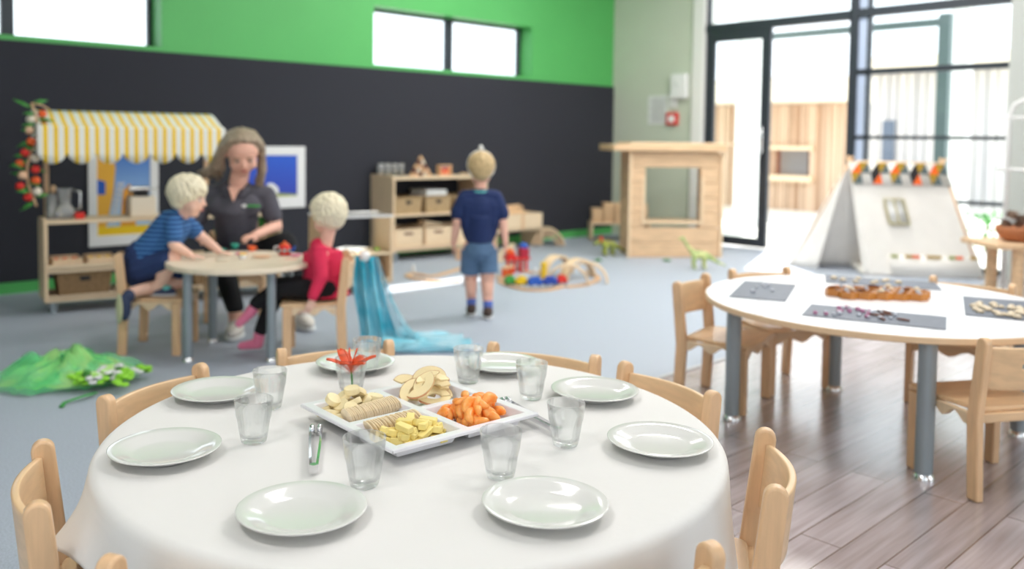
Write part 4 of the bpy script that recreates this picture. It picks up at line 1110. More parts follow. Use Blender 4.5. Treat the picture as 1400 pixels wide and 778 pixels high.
# ------------------------------------------------------------------ wall pictures
def poster(x0, x1, z0, z1, label, kind):
    e = empty('framed_picture', ((x0+x1)/2, BY-.0225, z0), 0, label, 'picture'); w, h = (x1-x0)/2, z1-z0
    bw = .06 if kind == 'village' else .075
    f = MB(); f.box(-w, w, -.012, .0, 0, bw*1.25); f.box(-w, w, -.012, 0, h-bw*.95, h); f.box(-w, -w+bw, -.012, 0, bw*1.25, h-bw*.95); f.box(w-bw, w, -.012, 0, bw*1.25, h-bw*.95)
    f.build('frame', 'white', e, bevel=.002)
    m = bpy.data.materials.new('picture_sky'); m.use_nodes = True; nt = m.node_tree; b = nt.nodes['Principled BSDF']; tc = nt.nodes.new('ShaderNodeTexCoord'); sp = nt.nodes.new('ShaderNodeSeparateXYZ'); nt.links.new(tc.outputs['Object'], sp.inputs[0])
    mr = nt.nodes.new('ShaderNodeMapRange'); mr.inputs[1].default_value = h*.25; mr.inputs[2].default_value = h*.95; nt.links.new(sp.outputs['Z'], mr.inputs[0]); rp = nt.nodes.new('ShaderNodeValToRGB')
    lo, hi = ((srgb(170, 205, 235), srgb(30, 110, 205)) if kind == 'village' else (srgb(48, 70, 180), srgb(36, 96, 210)))
    rp.color_ramp.elements[0].color = (*lo, 1); rp.color_ramp.elements[1].color = (*hi, 1); nt.links.new(mr.outputs[0], rp.inputs[0]); nt.links.new(rp.outputs[0], b.inputs['Base Color']); b.inputs['Roughness'].default_value = .5
    pr = MB().box(-w+bw, w-bw, -.006, -.001, bw*1.25, h-bw*.95).build('print', m, e)
    return e, w, h, bw
y_ = BY
a, b2 = WY(120, 205, BY-.03), WY(217, 330, BY-.03)
e, w, h, bw = poster(a.x, b2.x, .27, 1.0, 'framed picture of a yellow building with a ladder under blue sky', 'village')
X0, X1, Z0, Z1 = -w+bw, w-bw, bw*1.25, h-bw*.95
X_ = lambda t: X0+(X1-X0)*t; Z_ = lambda t: Z0+(Z1-Z0)*t
MB().prism([(X_(0), Z_(.1)), (X_(.16), Z_(.1)), (X_(.30), Z_(.5)), (X_(.34), Z_(.80)), (X_(.30), Z_(.92)), (X_(.18), Z_(1)), (X_(0), Z_(1))], -.0085, -.0062, 'y').build('yellow_house', mat('ochre_wall', srgb(240, 180, 60), .6), e)
MB().prism([(X_(0), Z_(.48)), (X_(.15), Z_(.48)), (X_(.15), Z_(.63)), (X_(0), Z_(.66))], -.0095, -.0087, 'y').build('blue_shutter', 'blue', e)
MB().prism([(X_(.42), Z_(.1)), (X_(.72), Z_(.1)), (X_(.72), Z_(.48)), (X_(.60), Z_(.60)), (X_(.48), Z_(.52))], -.0085, -.0062, 'y').build('yellow_arch', mat('ochre_arch', srgb(232, 160, 50), .6), e)
MB().prism([(X_(.50), Z_(.18)), (X_(.68), Z_(.18)), (X_(.68), Z_(.40)), (X_(.60), Z_(.50)), (X_(.50), Z_(.40))], -.0095, -.0087, 'y').build('doorway', 'brown', e)
ld = MB()
for s in (0, .08): ld.prism([(X_(.20+s), Z_(.12)), (X_(.23+s), Z_(.12)), (X_(.42+s), Z_(.62)), (X_(.39+s), Z_(.62))], -.0105, -.0096, 'y')
for k in range(8): t = k/8; ld.prism([(X_(.21+.19*t), Z_(.15+.5*t)), (X_(.31+.19*t), Z_(.15+.5*t)), (X_(.31+.19*t), Z_(.17+.5*t)), (X_(.21+.19*t), Z_(.17+.5*t))], -.0105, -.0096, 'y')
ld.build('ladder', 'white', e)
MB().prism([(X_(0), Z_(0)), (X_(1), Z_(0)), (X_(1), Z_(.10)), (X_(0), Z_(.10))], -.0085, -.0062, 'y').build('sand', 'yellow', e)
a, b2 = WY(345, 200, BY-.03), WY(417, 283, BY-.03)
e, w, h, bw = poster(a.x-.12, b2.x, b2.z, a.z, 'framed picture of a white chapel against deep blue, right of the woman', 'sea')
X0, X1, Z0, Z1 = -w+bw, w-bw, bw*1.25, h-bw*.95
MB().prism([(X_(.35), Z_(.06)), (X_(.62), Z_(.06)), (X_(.62), Z_(.2)), (X_(.52), Z_(.32)), (X_(.42), Z_(.34)), (X_(.35), Z_(.22))], -.0085, -.0062, 'y').build('white_chapel', 'white', e)
MB().prism([(X_(.0), Z_(0)), (X_(1), Z_(0)), (X_(1), Z_(.04)), (X_(.7), Z_(.08)), (X_(.3), Z_(.07)), (X_(0), Z_(.05))], -.0095, -.0087, 'y').build('ground', 'olive', e)

# ------------------------------------------------------------------ things on the market stall
def put(unit_, x, y, z, name, label, cat, rz=0, group=None):
    p = inside(unit_, x, y, z+.0008); return empty(name, p, unit_.rotation_euler.z+rz, label, cat, group)
e = put(ST, .13, .15, .545, 'glass_percolator', 'glass and metal coffee percolator on the market stall', 'coffee pot')
MB().lathe([(.0001, 0), (.035, 0), (.055, .02), (.058, .045), (.04, .075), (.03, .09), (.036, .115), (.034, .115), (.028, .09), (.0001, .088)], 24).build('lower_globe', 'jarglass', e, smooth=True)
MB().lathe([(.03, .117), (.033, .12), (.035, .165), (.05, .18), (.048, .182), (.0001, .18)], 24).build('upper_globe', 'jarglass', e, smooth=True)
MB().tube([(.05, 0, .165), (.085, 0, .16), (.085, 0, .06), (.058, 0, .05)], .006, 8).build('handle', 'steel', e, smooth=True)
MB().cyl((0, 0), .036, .116, .1169, 20).build('collar', 'steel', e, smooth='auto')
e = put(ST, .06, .17, .545, 'glass_jar', 'tall glass jar holding a wooden spoon on the market stall', 'jar')
MB().lathe([(.0001, 0), (.03, 0), (.032, .01), (.032, .15), (.030, .15), (.030, .012), (.0001, .008)], 24).build('jar_body', 'jarglass', e, smooth=True)
s_ = put(ST, .062, .17, .556, 'wooden_spoon', 'wooden spoon standing in the tall glass jar', 'spoon')
m = MB(); m.tube([(0, 0, 0), (.008, 0, .14)], .006, 8); m.ball((.0095, 0, .165), (.018, .008, .026), 12); m.build('spoon_body', 'beech', s_, smooth=True)
e = put(ST, .205, .10, .545, 'red_tin', 'small red tin on the market stall', 'tin'); MB().box(-.026, .026, -.02, .02, 0, .032).build('tin_body', 'red', e, bevel=.004); MB().box(-.027, .027, -.021, .021, .0325, .038).build('lid', 'red', e, bevel=.002)
e = put(ST, .565, .14, .545, 'kitchen_scale', 'white toy cash box with a black and silver top on the market stall', 'toy scale')
MB().box(-.075, .075, -.06, .06, 0, .125).build('housing', 'cream', e, bevel=.008); MB().box(-.045, .035, -.045, .045, .1255, .15).build('neck', 'black', e, bevel=.004)
MB().tube([(-.075, 0, .168), (.045, 0, .168)], .019, 14).build('drum', 'steel', e, smooth='auto'); MB().tube([(.046, 0, .168), (.10, 0, .168), (.10, 0, .185)], .004, 8).build('crank', 'steel', e, smooth=True)
for i, (x, c) in enumerate([(.13, 'orange'), (.32, 'yellow'), (.52, 'red')]):
    e = put(ST, x, .14, .27, 'wooden_tray', ['wooden tray of orange play food at the left of the stall shelf', 'wooden tray of yellow play food in the middle of the stall shelf', 'wooden tray of red play food behind the kneeling boy'][i], 'tray', 0, 'wooden trays on the stall shelf')
    m = MB(); m.box(-.08, .08, -.1, .1, 0, .008); m.box(-.08, .08, -.1, -.092, .008, .045); m.box(-.08, .08, .092, .1, .008, .045); m.box(-.08, -.072, -.092, .092, .008, .045); m.box(.072, .08, -.092, .092, .008, .045); m.build('tray_body', 'beech_pale', e, bevel=.002)
    fo = None
    for k in range(6):
        p = inside(ST, x-.05+.05*(k % 3), .14-.045+.07*(k//3), .27+.0255)
        if fo is None: fo = MB().ball((0, 0, 0), (.018, .018, .016), 12).build('play_fruit', c, None, smooth=True); o = fo
        else: o = fo.copy(); COL.objects.link(o)
        o.location = p; tag(o, c+' play fruit in a wooden tray on the market stall shelf', 'play fruit', c+' play fruit on the stall shelf')
def basket(e, w, d, h, m_='wicker', lid=None):
    t = .012; fl_ = 1.12
    vs = [(-w, -d, 0), (w, -d, 0), (w, d, 0), (-w, d, 0), (-w*fl_, -d*1.05, h), (w*fl_, -d*1.05, h), (w*fl_, d*1.05, h), (-w*fl_, d*1.05, h)]
    k = .9; vi = [(x*k, y*k, max(z, .012)) for x, y, z in vs]
    fs = [(3, 2, 1, 0), (0, 1, 5, 4), (1, 2, 6, 5), (2, 3, 7, 6), (3, 0, 4, 7), (8, 9, 10, 11), (9, 8, 12, 13), (10, 9, 13, 14), (11, 10, 14, 15), (8, 11, 15, 12), (4, 5, 13, 12), (5, 6, 14, 13), (6, 7, 15, 14), (7, 4, 12, 15)]
    MB().add(vs+vi, fs).build('basket_body', m_, e)
    m = MB(); m.tube([(-w*fl_, -d*1.05, h), (w*fl_, -d*1.05, h), (w*fl_, d*1.05, h), (-w*fl_, d*1.05, h), (-w*fl_, -d*1.05, h)], .007, 8); m.build('rim', m_, e, smooth=True)
    MB().box(-w*.2, w*.2, -d*1.055-.004, -d*1.0, h*.62, h*.80).build('handle_hole', 'black', e)
    return e
for i, (x, l) in enumerate([(.22, 'brown wicker basket on the bottom shelf at the left of the market stall'), (.60, 'brown wicker basket on the stall bottom shelf behind the kneeling boy'), (1.0, 'brown wicker basket on the stall bottom shelf behind the woman')]):
    basket(put(ST, x, .14, .10, 'wicker_basket', l, 'basket', 0, 'wicker baskets in the market stall'), .135, .115, .14)
# garland of artificial fruit hanging at the stall's left post
gp = WY(40, 160, 5.30); gx, gy = WY(44, 220, 5.42).x, 5.42
GA = empty('fruit_garland', (gx, gy, .60), 0, 'hanging garland of artificial red and orange fruit with green leaves', 'garland')
gt = 1.225-.60; rg = random.Random(5)
pts = [(0.03*math.sin(7*t), 0, gt-(gt-.03)*t) for t in [i/14 for i in range(15)]]
MB().tube(pts, .007, 8).build('cord', 'beech', GA, smooth=True)
MB().tube([(0, 0, gt), (.05, -.02, gt-.01), (.09, -.03, gt-.035)], .005, 6).build('hanging_loop', 'beech', GA, smooth=True)
fc = ['orange', 'cream', 'red', 'peach', 'red', 'orange', 'peach', 'red', 'cream', 'orange', 'red', 'peach', 'orange', 'red', 'cream', 'red']
for i, c in enumerate(fc):
    t = .10+.86*i/len(fc); x = .03*math.sin(7*t)+.035*(-1 if i % 2 else 1)+rg.uniform(-.01, .01); z = gt-(gt-.03)*t
    MB().ball((x, rg.uniform(-.03, .01), z), (.026, .026, .024), 12).build('fruit', c, GA, smooth=True)
for i in range(20):
    t = i/20; x = .03*math.sin(7*t); z = gt-(gt-.03)*t; s = -1 if i % 3 else 1
    d = Vector((s*rg.uniform(.5, 1), rg.uniform(-.5, .2), rg.uniform(-.4, .6))).normalized()*rg.uniform(.07, .12); w_ = Vector((0, -.4, 1)).cross(d).normalized()*.022; up_ = Vector((0, 0, .012)); v = Vector((x, 0, z))
    o = MB().add([v, v+d*.35+w_, v+d*.7+w_*.8, v+d, v+d*.7-w_*.8, v+d*.35-w_, v+d*.5+up_], [(0, 1, 6), (1, 2, 6), (2, 3, 6), (3, 4, 6), (4, 5, 6), (5, 0, 6)]).build('leaf', 'leaf', GA, smooth=True)
    s2_ = o.modifiers.new('solid', 'SOLIDIFY'); s2_.thickness = .002
# ------------------------------------------------------------------ things on the middle shelf unit
for i in range(3):
    basket(put(S2, .18+.315*i, .2, .40, 'wicker_basket', ['pale wicker basket at the left of the shelf unit', 'pale wicker basket in the middle of the shelf unit, papers on it', 'pale wicker basket at the right of the shelf unit, by the walking boy'][i], 'basket', 0, 'pale baskets in the shelf unit'), .125, .16, .14, 'wicker_pale')
    e = put(S2, .18+.315*i, .2, .115, 'wooden_box', ['pale wooden box with a slot handle at the left of the bottom shelf', 'pale wooden box with a block on top in the bottom shelf', 'pale wooden box at the right of the bottom shelf'][i], 'box', 0, 'wooden boxes in the shelf unit')
    m = MB(); w, d, h, t = .145, .17, .155, .012
    m.box(-w, w, -d, d, 0, t); m.box(-w, w, -d, -d+t, t, h); m.box(-w, w, d-t, d, t, h); m.box(-w, -w+t, -d+t, d-t, t, h); m.box(w-t, w, -d+t, d-t, t, h); m.build('box_body', 'beech_pale_h', e, bevel=.003)
    MB().box(-.045, .045, -d-.001, -d+.002, h*.68, h*.82).build('slot_handle', 'brown', e, bevel=.0005)
    MB().box(-w-.001, -w+.01, -d-.002, -d+.004, .0, h).build('corner_joint', 'beech', e)
e = put(S2, .50, .2, .40, 'paper_stack', 'white stack of papers lying on the middle wicker basket', 'papers'); e.location.z = .40+.1485
MB().box(-.11, .11, -.13, .13, 0, .05).build('sheets', 'paper', e, bevel=.002); MB().box(-.112, .06, -.132, .132, .0502, .056).build('cover', 'grey', e, bevel=.001)
e = put(S2, .48, .15, .115, 'wooden_wedge', 'pale wooden wedge block lying on the middle wooden box', 'block'); e.location.z = .115+.1575
MB().prism([(-.09, 0), (.12, 0), (.12, .02), (-.06, .055), (-.09, .045)], -.05, .05, 'y').build('wedge', 'beech_pale_h', e, bevel=.002)
fst = None
for i in range(7):
    p = inside(S2, -.0+.03+.036*i, .26+.035*(i % 2), .7158)
    if fst is None:
        fst = empty('metal_cup', p, 0); MB().lathe([(.0001, 0), (.024, 0), (.029, .11), (.027, .11), (.022, .004), (.0001, .003)], 20).build('cup_body', 'jarglass', fst, smooth=True); MB().lathe([(.0292, .104), (.0302, .108), (.0292, .112)], 20).build('rim', 'steel', fst, smooth=True); o = fst
    else: o = tree(fst)
    o.location = p; tag(o, 'clear and silver cup in the row on top of the shelf unit', 'cup', 'cups on top of the shelf unit')
# triangular lattice of wooden sticks
e = put(S2, .40, .18, .715, 'triangle_puzzle', 'wooden triangle lattice standing on top of the shelf unit', 'toy')
rows = 5; s_ = .047
m = MB(); m2 = MB(); tri = {}
for r_ in range(rows):
    for k in range(rows-r_):
        x = (k-(rows-r_-1)/2)*s_; z = .002+r_*s_*.78; c = ['beech', 'cream', 'brown', 'peach'][(k*3+r_*2) % 4]
        tri.setdefault(c, []).append((x, z))
for c, L_ in tri.items():
    for (x, z) in L_: MB().prism([(x-s_*.48, z), (x+s_*.48, z), (x, z+s_*.76)], -.015, .015, 'y').build('triangle_block', c, e, bevel=.001)
e = put(S2, .66, .18, .715, 'wooden_picture_box', 'wooden box frame with red and orange pattern on top of the shelf unit', 'box')
m = MB(); m.box(-.065, .065, -.03, .03, 0, .01); m.box(-.065, .065, -.03, .03, .09, .10); m.box(-.065, -.055, -.03, .03, .01, .09); m.box(.055, .065, -.03, .03, .01, .09); m.build('frame', 'beech', e, bevel=.002)
MB().box(-.055, .055, .0, .005, .01, .09).build('panel', 'peach', e)
for k in range(3): MB().box(-.047+.034*k, -.024+.034*k, -.004, -.0005, .02, .068).build('figure', ['orange', 'red', 'orange'][k], e)
for k in range(2): MB().box(-.045+.052*k, -.010+.052*k, -.004, -.0005, .072, .086).build('figure', 'blue_dark', e)
# ------------------------------------------------------------------ things in the display unit
e = put(S3, .25, .14, .275, 'white_tray', 'white plastic tray on the display unit shelf', 'tray')
MB().lathe([(.0001, 0), (.10, 0), (.12, .02), (.115, .02), (.095, .005), (.0001, .005)], 4).build('tray_body', 'white', e, bevel=.002)
e = put(S3, .43, .12, .275, 'lime_block', 'small lime green block on the display unit shelf', 'block'); MB().box(-.014, .014, -.012, .012, 0, .018).build('block', 'lime', e, bevel=.003)
e = put(S3, .36, .15, .095, 'paper_bag', 'brown paper bag on the bottom shelf of the display unit', 'bag')
MB().add([(-.10, -.06, 0), (.10, -.06, 0), (.10, .06, 0), (-.10, .06, 0), (-.11, -.05, .08), (.11, -.05, .085), (.11, .06, .08), (-.11, .05, .085), (-.07, -.01, .15), (.08, -.01, .145)], [(3, 2, 1, 0), (0, 1, 5, 4), (1, 2, 6, 5), (2, 3, 7, 6), (3, 0, 4, 7), (4, 5, 9, 8), (6, 7, 8, 9), (5, 6, 9), (7, 4, 8)]).build('bag_body', mat('kraft_paper', srgb(206, 164, 110), .8, noise=.2, nscale=8), e)
# ------------------------------------------------------------------ crate and arches on the low bench
e = put(S4, .33, .13, .185, 'wooden_crate', 'pale open wooden crate heaped with wooden planks on the low bench', 'crate')
m = MB(); w, d, h, t = .26, .15, .15, .012; m.box(-w, w, -d, d, 0, t); m.box(-w, w, -d, -d+t, t, h); m.box(-w, w, d-t, d, t, h); m.box(-w, -w+t, -d+t, d-t, t, h); m.box(w-t, w, -d+t, d-t, t, h); m.build('crate_body', 'beech_pale_h', e, bevel=.004)
m = MB(); m.box(-.02, .012, -d-.006, -d-.0005, 0, h); m.build('batten', 'beech', e, bevel=.002)
r = random.Random(4); fst = None
for i in range(9):
    if fst is None: fst = MB().box(-.15, .15, -.022, .022, -.007, .007).build('wooden_plank', 'beech_h', None, bevel=.002); o = fst
    else: o = fst.copy(); COL.objects.link(o)
    p = inside(S4, .30+r.uniform(-.05, .05), .05+.02*i, .185+.152+.006*i+(.0 if i < 6 else .01)); o.location = p; o.rotation_euler = (0, r.uniform(-.06, .06), S4.rotation_euler.z+r.uniform(-.25, .25))
    tag(o, 'flat wooden plank heaped in the pale crate on the bench', 'plank', 'planks in the crate')
def arch(name, r_in, r_out, depth, loc, rz, label, cat='arch block', group=None, m_='beech_pale', lay=0):
    n = 20; pts = [(r_out*math.cos(PI*i/n), r_out*math.sin(PI*i/n)) for i in range(n+1)]+[(r_in*math.cos(PI*(n-i)/n), r_in*math.sin(PI*(n-i)/n)) for i in range(n+1)]
    m = MB()
    vs = [(x, -depth/2, z) for x, z in pts]+[(x, depth/2, z) for x, z in pts]; N_ = len(pts); fs = []
    for i in range(n):
        a, b, c, d = i, i+1, N_-2-i, N_-1-i; fs += [(a, d, c, b)[::-1], (a+N_, b+N_, c+N_, d+N_)[::-1]]
    for i in range(N_): j = (i+1) % N_; fs.append((i, j, j+N_, i+N_))
    o = m.add(vs, fs).build(name, m_, None, smooth='auto'); bm_ = bmesh.new(); bm_.from_mesh(o.data); bmesh.ops.recalc_face_normals(bm_, faces=bm_.faces); bm_.to_mesh(o.data); bm_.free()
    b = o.modifiers.new('bevel', 'BEVEL'); b.width = .003; b.segments = 2; b.limit_method = 'ANGLE'; b.angle_limit = .8
    place(o, loc, rz); tag(o, label, cat, group); return o
pa = G(748, 334)
for k, (ri, ro) in enumerate(((.145, .165), (.115, .135), (.082, .102))):
    arch('tunnel_arch', ri, ro, .30-.04*k, (pa.x+.0, pa.y+.0, .0008), math.radians(-42), ['outermost of the nested wooden arches beside the bench', 'middle of the nested wooden arches beside the bench', 'innermost of the nested wooden arches beside the bench'][k], group='nested arches by the bench')
# floor arches
for k, (px, py, ri, ro, rz, dp, l) in enumerate([(761, 378, .135, .15, 18, .09, 'pale wooden arch standing at the back left of the train track'), (790, 380, .135, .15, 10, .08, 'pale wooden arch standing at the back right of the train track'), (776, 390, .14, .155, -28, .05, 'pale wooden arch nearest the camera beside the yellow tower'), (803, 386, .14, .155, -40, .04, 'pale wooden arch rightmost over the train track')]):
    q = G(px, py); arch('wooden_arch', ri, ro, dp, (q.x, q.y, .0165 if k in (0,) else .0008), math.radians(rz)-.35, l, group='arches over the train track')
# ------------------------------------------------------------------ stacked blocks on the corner bench
fst = None; r = random.Random(9)
for st in range(5):
    for k in range(7-(st == 0)*2):
        if fst is None: fst = MB().box(-.052, .052, -.09, .09, 0, .028).build('flat_block', 'beech_h', None, bevel=.002); o = fst
        else: o = fst.copy(); COL.objects.link(o)
        p = inside(S5, .07+.118*st+.004*r.uniform(-1, 1), .13+.006*r.uniform(-1, 1), .196+.0288*k); o.location = p; o.rotation_euler = (0, 0, S5.rotation_euler.z+r.uniform(-.04, .04))
        tag(o, ['flat wooden block in the leftmost, lowest pile on the corner bench', 'flat wooden block in the second pile on the corner bench', 'flat wooden block in the middle pile on the corner bench', 'flat wooden block in the fourth pile, beside the playhouse', 'flat wooden block in the pile hidden closest to the playhouse'][st], 'block', ['first', 'second', 'third', 'fourth', 'fifth'][st]+' pile of flat blocks')
# ------------------------------------------------------------------ train track and toys
def track(pts_px, label, name='train_track', w=.02):
    pts = [G(x, y, .008) for x, y in pts_px]
    # smooth through the marks
    P_ = []; N_ = len(pts)
    for i in range(N_-1):
        p0, p1, p2, p3 = pts[max(i-1, 0)], pts[i], pts[i+1], pts[min(i+2, N_-1)]
        for k in range(8):
            t = k/8; P_.append(.5*((2*p1)+(p2-p0)*t+(2*p0-5*p1+4*p2-p3)*t*t+(3*p1-p0-3*p2+p3)*t**3))
    P_.append(pts[-1]); c = P_[len(P_)//2].copy(); vs = []; fs = []
    for i, p in enumerate(P_):
        t = (P_[min(i+1, len(P_)-1)]-P_[max(i-1, 0)]).normalized(); n = Vector((-t.y, t.x, 0))
        for off, z in ((-w, 0), (-w, .012), (-w*.62, .012), (-w*.62, .008), (-w*.42, .008), (-w*.42, .012), (w*.42, .012), (w*.42, .008), (w*.62, .008), (w*.62, .012), (w, .012), (w, 0)):
            q = p+n*off; vs.append((q.x-c.x, q.y-c.y, z))
    K = 12
    for i in range(len(P_)-1):
        for j in range(K): j2 = (j+1) % K; fs.append((i*K+j, i*K+j2, (i+1)*K+j2, (i+1)*K+j))
    fs += [tuple(range(K))[::-1], tuple((len(P_)-1)*K+j for j in range(K))]
    o = MB().add(vs, fs).build(name, 'beech', None); place(o, (c.x, c.y, .001)); tag(o, label, 'train track', 'wooden train tracks'); return o
track([(632, 366), (610, 373), (590, 377), (565, 374), (557, 377), (570, 381), (600, 385), (628, 384)], 'wooden train track loop on the carpet left of the walking boy')
track([(680, 378), (700, 386), (715, 388), (735, 385), (755, 382), (770, 384)], 'wooden train track running behind the blue train')
track([(682, 384), (695, 390), (720, 396), (750, 396), (770, 391)], 'wooden train track curving under the blue train')
track([(775, 392), (800, 389), (818, 381), (808, 374), (795, 371)], 'wooden train track curving to the right beyond the arches')
track([(715, 371), (735, 373), (750, 379), (758, 380)], 'wooden train track piece beside the red castle')
def car(px, py, c, label, rz, L_=.055, B=1.45):
    L_ *= 1.22; q = G(px, py); e = empty('toy_train_car', (q.x, q.y, .0142), rz, label, 'toy train', 'toy train cars')
    MB().box(-L_, L_, -.022, .022, .012, .048).build('body', c, e, bevel=.003); MB().box(-L_*.7, L_*.6, -.018, .018, .0485, .066).build('load', c, e, bevel=.003)
    for x in (-L_*.6, L_*.6): MB().tube([(x, -.0165, .008), (x, .0165, .008)], .008, 12).build('wheels', 'black', e, smooth='auto')
    return e
car(697, 392, 'green', 'small green toy train car left of the yellow one', -.38, .030)
car(713, 393, 'yellow', 'yellow toy train car at the left end of the blue train', -.30, .034)
car(731, 394, 'blue', 'long blue toy train car behind the yellow one', -.38, .044)
car(752, 393, 'blue_dark', 'dark blue toy train car under the yellow tower', -.45, .042)
car(768, 391, 'red', 'small red toy train car at the right end of the blue train', -.5, .028)
q = G(746, 386); e = empty('yellow_crane', (q.x+.02, q.y+.04, .001), 0, 'yellow toy tower standing behind the blue train', 'toy tower')
MB().box(-.028, .028, -.028, .028, 0, .02).build('base', 'yellow', e, bevel=.003); MB().box(-.014, .014, -.014, .014, .0205, .125).build('column', 'yellow', e, bevel=.003); MB().box(-.02, .02, -.02, .02, .1255, .14).build('cap', 'yellow', e, bevel=.003)
q = G(707, 372); e = empty('toy_castle', (q.x, q.y, .001), -.5, 'red toy castle with a blue roof and pillars on the carpet', 'toy castle')
for k in range(4): MB().box(-.09+.05*k, -.07+.05*k, -.03, -.01, 0, .10).build('pillar', 'red', e, bevel=.002)
for k in range(4): MB().box(-.09+.05*k, -.07+.05*k, .05, .07, 0, .10).build('pillar', 'white', e, bevel=.002)
MB().box(-.10, .10, -.04, .08, .1005, .115).build('platform', 'red', e, bevel=.002)
MB().box(.02, .09, -.03, .07, .1155, .19).build('tower', mat('crimson', srgb(176, 30, 60), .5), e, bevel=.004); MB().ball((.055, .02, .20), (.035, .035, .03), 16).build('roof', 'blue', e, smooth=True)
MB().box(-.085, -.02, -.02, .06, .1155, .15).build('house', 'red', e, bevel=.003)
MB().prism([(-.09, .1505), (-.015, .1505), (-.052, .185)], -.025, .065, 'y').build('roof', 'orange', e, bevel=.002)
q = G(694, 377); e = empty('toy_bridge', (q.x, q.y, .001), .4, 'orange-red toy bridge piece beside the boy on the carpet', 'toy bridge')
for x in (-.06, .0, .06): MB().box(x-.01, x+.01, -.02, .02, 0, .06).build('pillar', 'orange', e, bevel=.002)
MB().box(-.08, .08, -.025, .025, .0605, .072).build('deck', 'beech', e, bevel=.002)
q = G(685, 358); e = empty('wooden_ramp', (q.x, q.y, .001), 2.4, 'pale wooden ramp block behind the walking boy', 'ramp')
MB().prism([(-.11, 0), (.11, 0), (.11, .03), (-.10, .16), (-.11, .16)], -.05, .05, 'y').build('wedge', 'beech_pale_h', e, bevel=.003)
q = G(631, 355); e = empty('orange_block_house', (q.x, q.y, .001), .3, 'small orange and wooden block house left of the boy', 'toy house')
MB().box(-.045, .045, -.035, .035, 0, .10).build('walls', 'peach', e, bevel=.002); MB().box(-.03, .03, -.038, -.0355, .03, .085).build('panel', 'orange', e)
for (px, py, l, c) in [(565, 374, 'white toy peg at the bend of the left train track', 'white'), (732, 378, 'white toy peg behind the blue train', 'white'), (634, 390, 'small silver toy bell beside the boy', 'steel')]:
    q = G(px, py); e = empty('toy_peg', (q.x, q.y, .0142 if c == 'white' else .001), 0, l, 'toy'); MB().lathe([(.0001, 0), (.016, 0), (.014, .02), (.009, .032), (.013, .04), (.010, .052), (.0001, .055)], 16).build('peg_body', c, e, smooth=True)
# ------------------------------------------------------------------ dinosaurs
def dino(px, py, rz, label, body_mat, back_mat, s=1.0, neck=True):
    q = G(px, py); e = empty('toy_dinosaur', (q.x, q.y, .001), rz, label, 'toy dinosaur')
    m = MB(); m.m = Matrix.Scale(s, 4)
    m.cap((-.04, 0, .105), (.045, 0, .11), .032, .030); m.cap((-.05, 0, .105), (-.13, 0, .06), .024, .012); m.cap((-.13, 0, .06), (-.20, .01, .03), .012, .004)
    if neck:
        m.cap((.05, 0, .12), (.10, 0, .18), .022, .014); m.cap((.10, 0, .18), (.135, 0, .235), .014, .011); m.cap((.135, 0, .24), (.165, 0, .235), .014, .009)
    else:
        m.cap((.05, 0, .12), (.10, 0, .14), .028, .026); m.cap((.10, 0, .14), (.155, 0, .12), .026, .012)
    for x in (-.035, .045):
        for y in (-.024, .024): m.cap((x, y, .09), (x+.008, y*1.15, .045), .017, .012, 10); m.cap((x+.008, y*1.15, .045), (x, y*1.15, .014), .012, .013, 10)
    m.remesh('body', body_mat, e, .004*s, 3)
    b = MB(); b.m = Matrix.Scale(s, 4)
    for k in range(9): x = .045-.022*k; z = .143-.0007*k*k*1.6; b.add([(x-.011, -.003, z-.008), (x+.011, -.003, z-.008), (x, 0, z+.012), (x-.011, .003, z-.008), (x+.011, .003, z-.008)], [(0, 1, 2), (4, 3, 2), (1, 4, 2), (3, 0, 2), (0, 3, 4, 1)])
    b.build('back_ridge', back_mat, e)
    if not neck: 
        h = MB(); h.m = Matrix.Scale(s, 4); h.lathe([(.03, 0), (.044, .018), (.040, .02), (.02, .004)], 16); o = h.build('frill', 'red', e, smooth=True); o.rotation_euler = (0, 1.1, 0); o.location = Vector((.085, 0, .150))*s
    return e
MT['dino_yellow'] = mat('dino_yellow_green', srgb(222, 220, 150), .5, noise=.4, nscale=30, col2=srgb(150, 180, 110)); MT['dino_dark'] = mat('dino_dark', srgb(70, 84, 74), .5, noise=.4, nscale=40, col2=srgb(190, 200, 70))
dino(957, 368, math.radians(132), 'yellow-green long-necked toy dinosaur in front of the playhouse', 'dino_yellow', 'leaf', 1.05)
dino(833, 350, math.radians(152), 'dark green toy dinosaur with a red frill left of the playhouse', 'dino_dark', 'yellow', .95, False)
q = G(848, 343)
for (px, py, l) in [(912, 357, 'small green toy leaf on the carpet before the playhouse'), (818, 357, 'small green toy leaf behind the arches')]:
    q = G(px, py); e = empty('toy_leaf', (q.x, q.y, .001), .4, l, 'toy leaf'); MB().lathe([(.0001, .002), (.02, 0), (.035, .008), (.02, .016), (.0001, .02)], 10, mod=lambda a, z: 1+.35*math.cos(3*a)).build('leaf_body', 'leaf', e, smooth=True)
